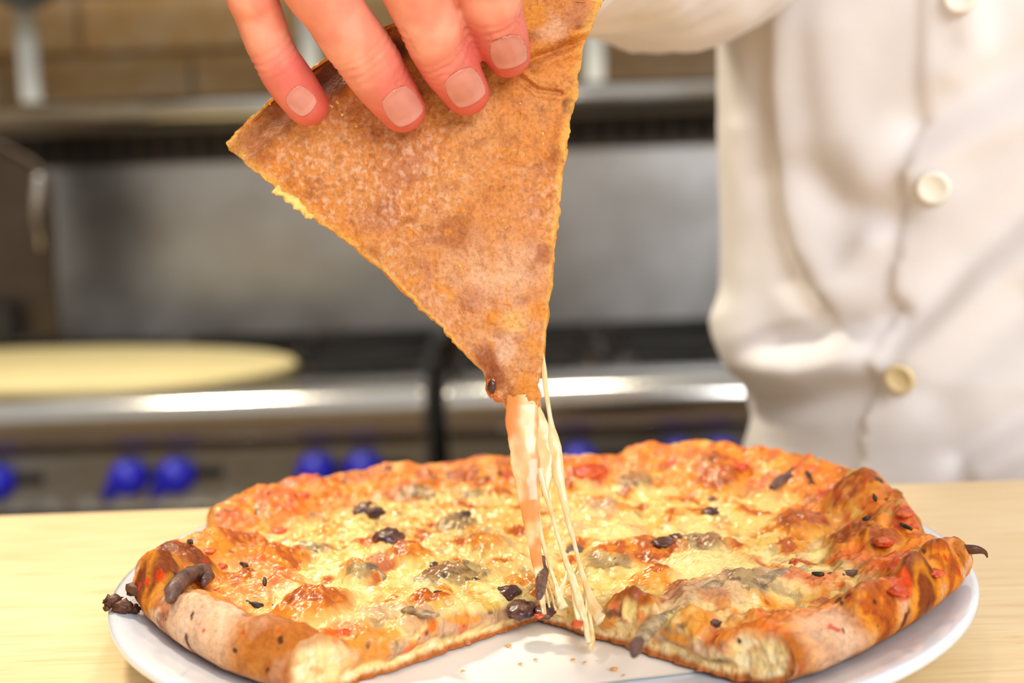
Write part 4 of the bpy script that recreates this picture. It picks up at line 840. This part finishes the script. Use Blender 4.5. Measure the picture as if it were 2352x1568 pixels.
def pdist(poly):
    d = np.full((NA, NZ), 1e9); side = np.zeros((NA, NZ))
    for (ax_, ay), (bx_, by) in zip(poly, poly[1:]):
        ux, uy = bx_-ax_, by-ay; t = np.clip(((spx[..., 0]-ax_)*ux+(spx[..., 1]-ay)*uy)/(ux*ux+uy*uy), 0, 1); qx, qy = spx[..., 0]-ax_-t*ux, spx[..., 1]-ay-t*uy
        dd = np.hypot(qx, qy); m = dd < d; d = np.where(m, dd, d); side = np.where(m, ux*qy-uy*qx, side)
    return d, side
FOLD = [([(1742, -60), (1748, 200), (1756, 400), (1778, 520), (1808, 640), (1880, 715)], 26, -.0058), ([(1790, -60), (1800, 200), (1815, 420), (1850, 560), (1920, 660)], 40, .0036), ([(1840, 395), (1930, 475), (2070, 500)], 42, -.0030),
        ([(2055, 715), (1985, 745), (1880, 770), (1780, 790)], 26, -.0048), ([(2400, 120), (2220, 215), (2110, 290)], 46, -.0042), ([(2400, 250), (2220, 335), (2115, 395)], 40, .0030), ([(2400, 445), (2220, 600), (2100, 740), (2020, 800)], 38, -.0040),
        ([(2400, 560), (2240, 690), (2110, 820)], 44, .0030), ([(2400, 920), (2260, 1010), (2200, 1050)], 34, -.0034), ([(1640, 880), (1740, 935), (1880, 915), (2000, 890)], 36, -.0052), ([(1670, 740), (1712, 835), (1850, 862), (2000, 815)], 46, .0052),
        ([(1700, 300), (1705, 600), (1730, 760)], 30, .0022), ([(2230, 0), (2240, 120), (2200, 170)], 40, .0024), ([(1900, 80), (1930, 300), (2000, 380)], 60, .0024), ([(2000, 560), (1950, 640), (1900, 690)], 40, .0026), ([(2352, 700), (2250, 800), (2150, 900)], 50, -.0022), ([(2380, 1010), (2260, 1085)], 40, .0030)]
dsp = .0016*fbm(SP.reshape(-1, 3), 16, 3, 501).reshape(NA, NZ)
for poly, wdt, dep in FOLD: d, _ = pdist(poly); dsp += facing*dep*1.25*np.exp(-(d/(wdt*1.1))**2)
PLK = [(2132, -200), (2128, 100), (2122, 250), (2095, 400), (2075, 520), (2055, 700), (2015, 830), (1992, 1000), (1985, 1150)]
d, side = pdist(PLK); dsp += facing*(.0026*sst(0, -1, side*1.0)*np.exp(-(d/120)**2)+.0012*np.exp(-((d-6)/7)**2)*(side > 0))
SP = SP+rad_*dsp[..., None]
J = np.arange(NA*NZ).reshape(NA, NZ); Jn = np.roll(J, -1, 0); qs = np.stack([J[:, :-1], Jn[:, :-1], Jn[:, 1:], J[:, 1:]], -1).reshape(-1, 4)
SV = SP.reshape(-1, 3); n0 = np.cross(SV[qs[:, 1]]-SV[qs[:, 0]], SV[qs[:, 3]]-SV[qs[:, 0]])
if ((n0*(rad_[:, :-1].reshape(-1, 3))).sum() < 0): qs = qs[:, ::-1]
shirt = mesh('shirt', SV, qs, M['cloth'], psn)
def sleeve(path, rad, seed, n=150, m=64, fold=.004):
    q = interp_poly(np.c_[np.array(path), np.array(rad)], n); V, Fc = tube(q[:, :3], q[:, 3], m, None, (1, 1), (0, 0, 1), False)
    c = np.repeat(q[:, :3], m, 0); o = V-c; o /= np.linalg.norm(o, axis=1)[:, None]; V = V+o*(fold*fbm(V, 26, 3, seed)+.4*fold*fbm(V, 70, 2, seed+1))[:, None]; return V, Fc
wd_ = WR-ELB
V, Fc = sleeve([WR+wd_*.16+np.array((-.006, 0, -.004)), WR+wd_*.10+np.array((-.004, 0, -.004)), WR-wd_*.1, WR-wd_*.3+np.array((0, 0, -.004)), WR-wd_*.55+np.array((0, 0, -.012)), WR-wd_*.8+np.array((0, 0, -.006)), ELB+np.array((0, 0, .002)), ELB*.55+SHR*.45+np.array((-.004, .012, .01)), SHR, SHR+(CB-SHR)*np.array((.3, .3, 0))], [.034, .038, .043, .052, .062, .062, .060, .066, .074, .06], 511)
mesh('sleeve', V, Fc, M['cloth'], shirt)
V, Fc = sleeve([WRL*.9+ELL*.1, ELL*.5+WRL*.5, ELL, ELL*.5+SHL*.5, SHL, SHL+(CB-SHL)*np.array((.3, .3, 0))], [.040, .052, .060, .066, .072, .06], 513, 90, 40); mesh('sleeve', V, Fc, M['cloth'], shirt)
sb = BVHTree.FromPolygons([tuple(v) for v in SV], [tuple(int(i) for i in f) for f in qs])
def button(px, py, r=.0066, mat='button'):
    h = sb.ray_cast(Vector(CAM), Vector(ray(px, py)).normalized(), 2.0)
    if h[0] is None: return
    nrm = h[1] if h[1].dot(Vector(CAM)-h[0]) > 0 else -h[1]
    V, Fc = lathe_mesh([(0, .0010), (.55, .0010), (.72, .0016), (.9, .0019), (1, .0012), (1, 0), (0, 0)], 32); V = V*np.array([r, r, 1]); Rm = nrm.to_track_quat('Z', 'Y').to_matrix(); V = np.array([tuple(Rm @ Vector(v)+h[0]+nrm*.0012) for v in V])
    b = mesh('button', V, Fc, M[mat], shirt)
button(2146, 428); button(2071, 866, .0064, 'buttonwarm'); button(2212, -8)
# trousers, shoes, hair
parts = [ellloft([CB+np.array((0, 0, z)) for z in (-.12, -.18, -.25)], [.140, .150, .150], [.108, .112, .105], nR)]
for s in (-1, 1):
    h0 = CB+nR*s*.075; parts.append(tube([h0+np.array((0, 0, -.2)), h0+nF*.02+np.array((0, 0, -.48)), h0+np.array((0, 0, FZ+.05))], [.092, .075, .066], 20, 14))
V, Fc = evalmods(*join(parts), .008, 3); mesh('trousers', V, Fc, M['trouser'], psn)
for s in (-1, 1):
    h0 = CB+nR*s*.075; V, Fc = blob((0, 0, 0), (.052, .14, .05), 3, .05); V = V @ np.stack([nR, -nF, [0, 0, 1]]); V[:, 2] = np.maximum(V[:, 2], -.045); mesh('shoe', V+h0+nF*.05+np.array((0, 0, FZ+.046)), Fc, M['trouser'], psn)
V, Fc = blob((0, 0, 0), (.079, .098, .116), 4, .03, 6); V = V @ hb+hc_-nF*.008+np.array((0, 0, .008)); keep = {i for i, v in enumerate(V) if not ((v-hc_) @ nF > .02 and v[2] < hc_[2]+.062 or v[2] < hc_[2]-.05)}
mesh('hair', V, [f for f in Fc if all(i in keep for i in f)], M['hair'], psn)
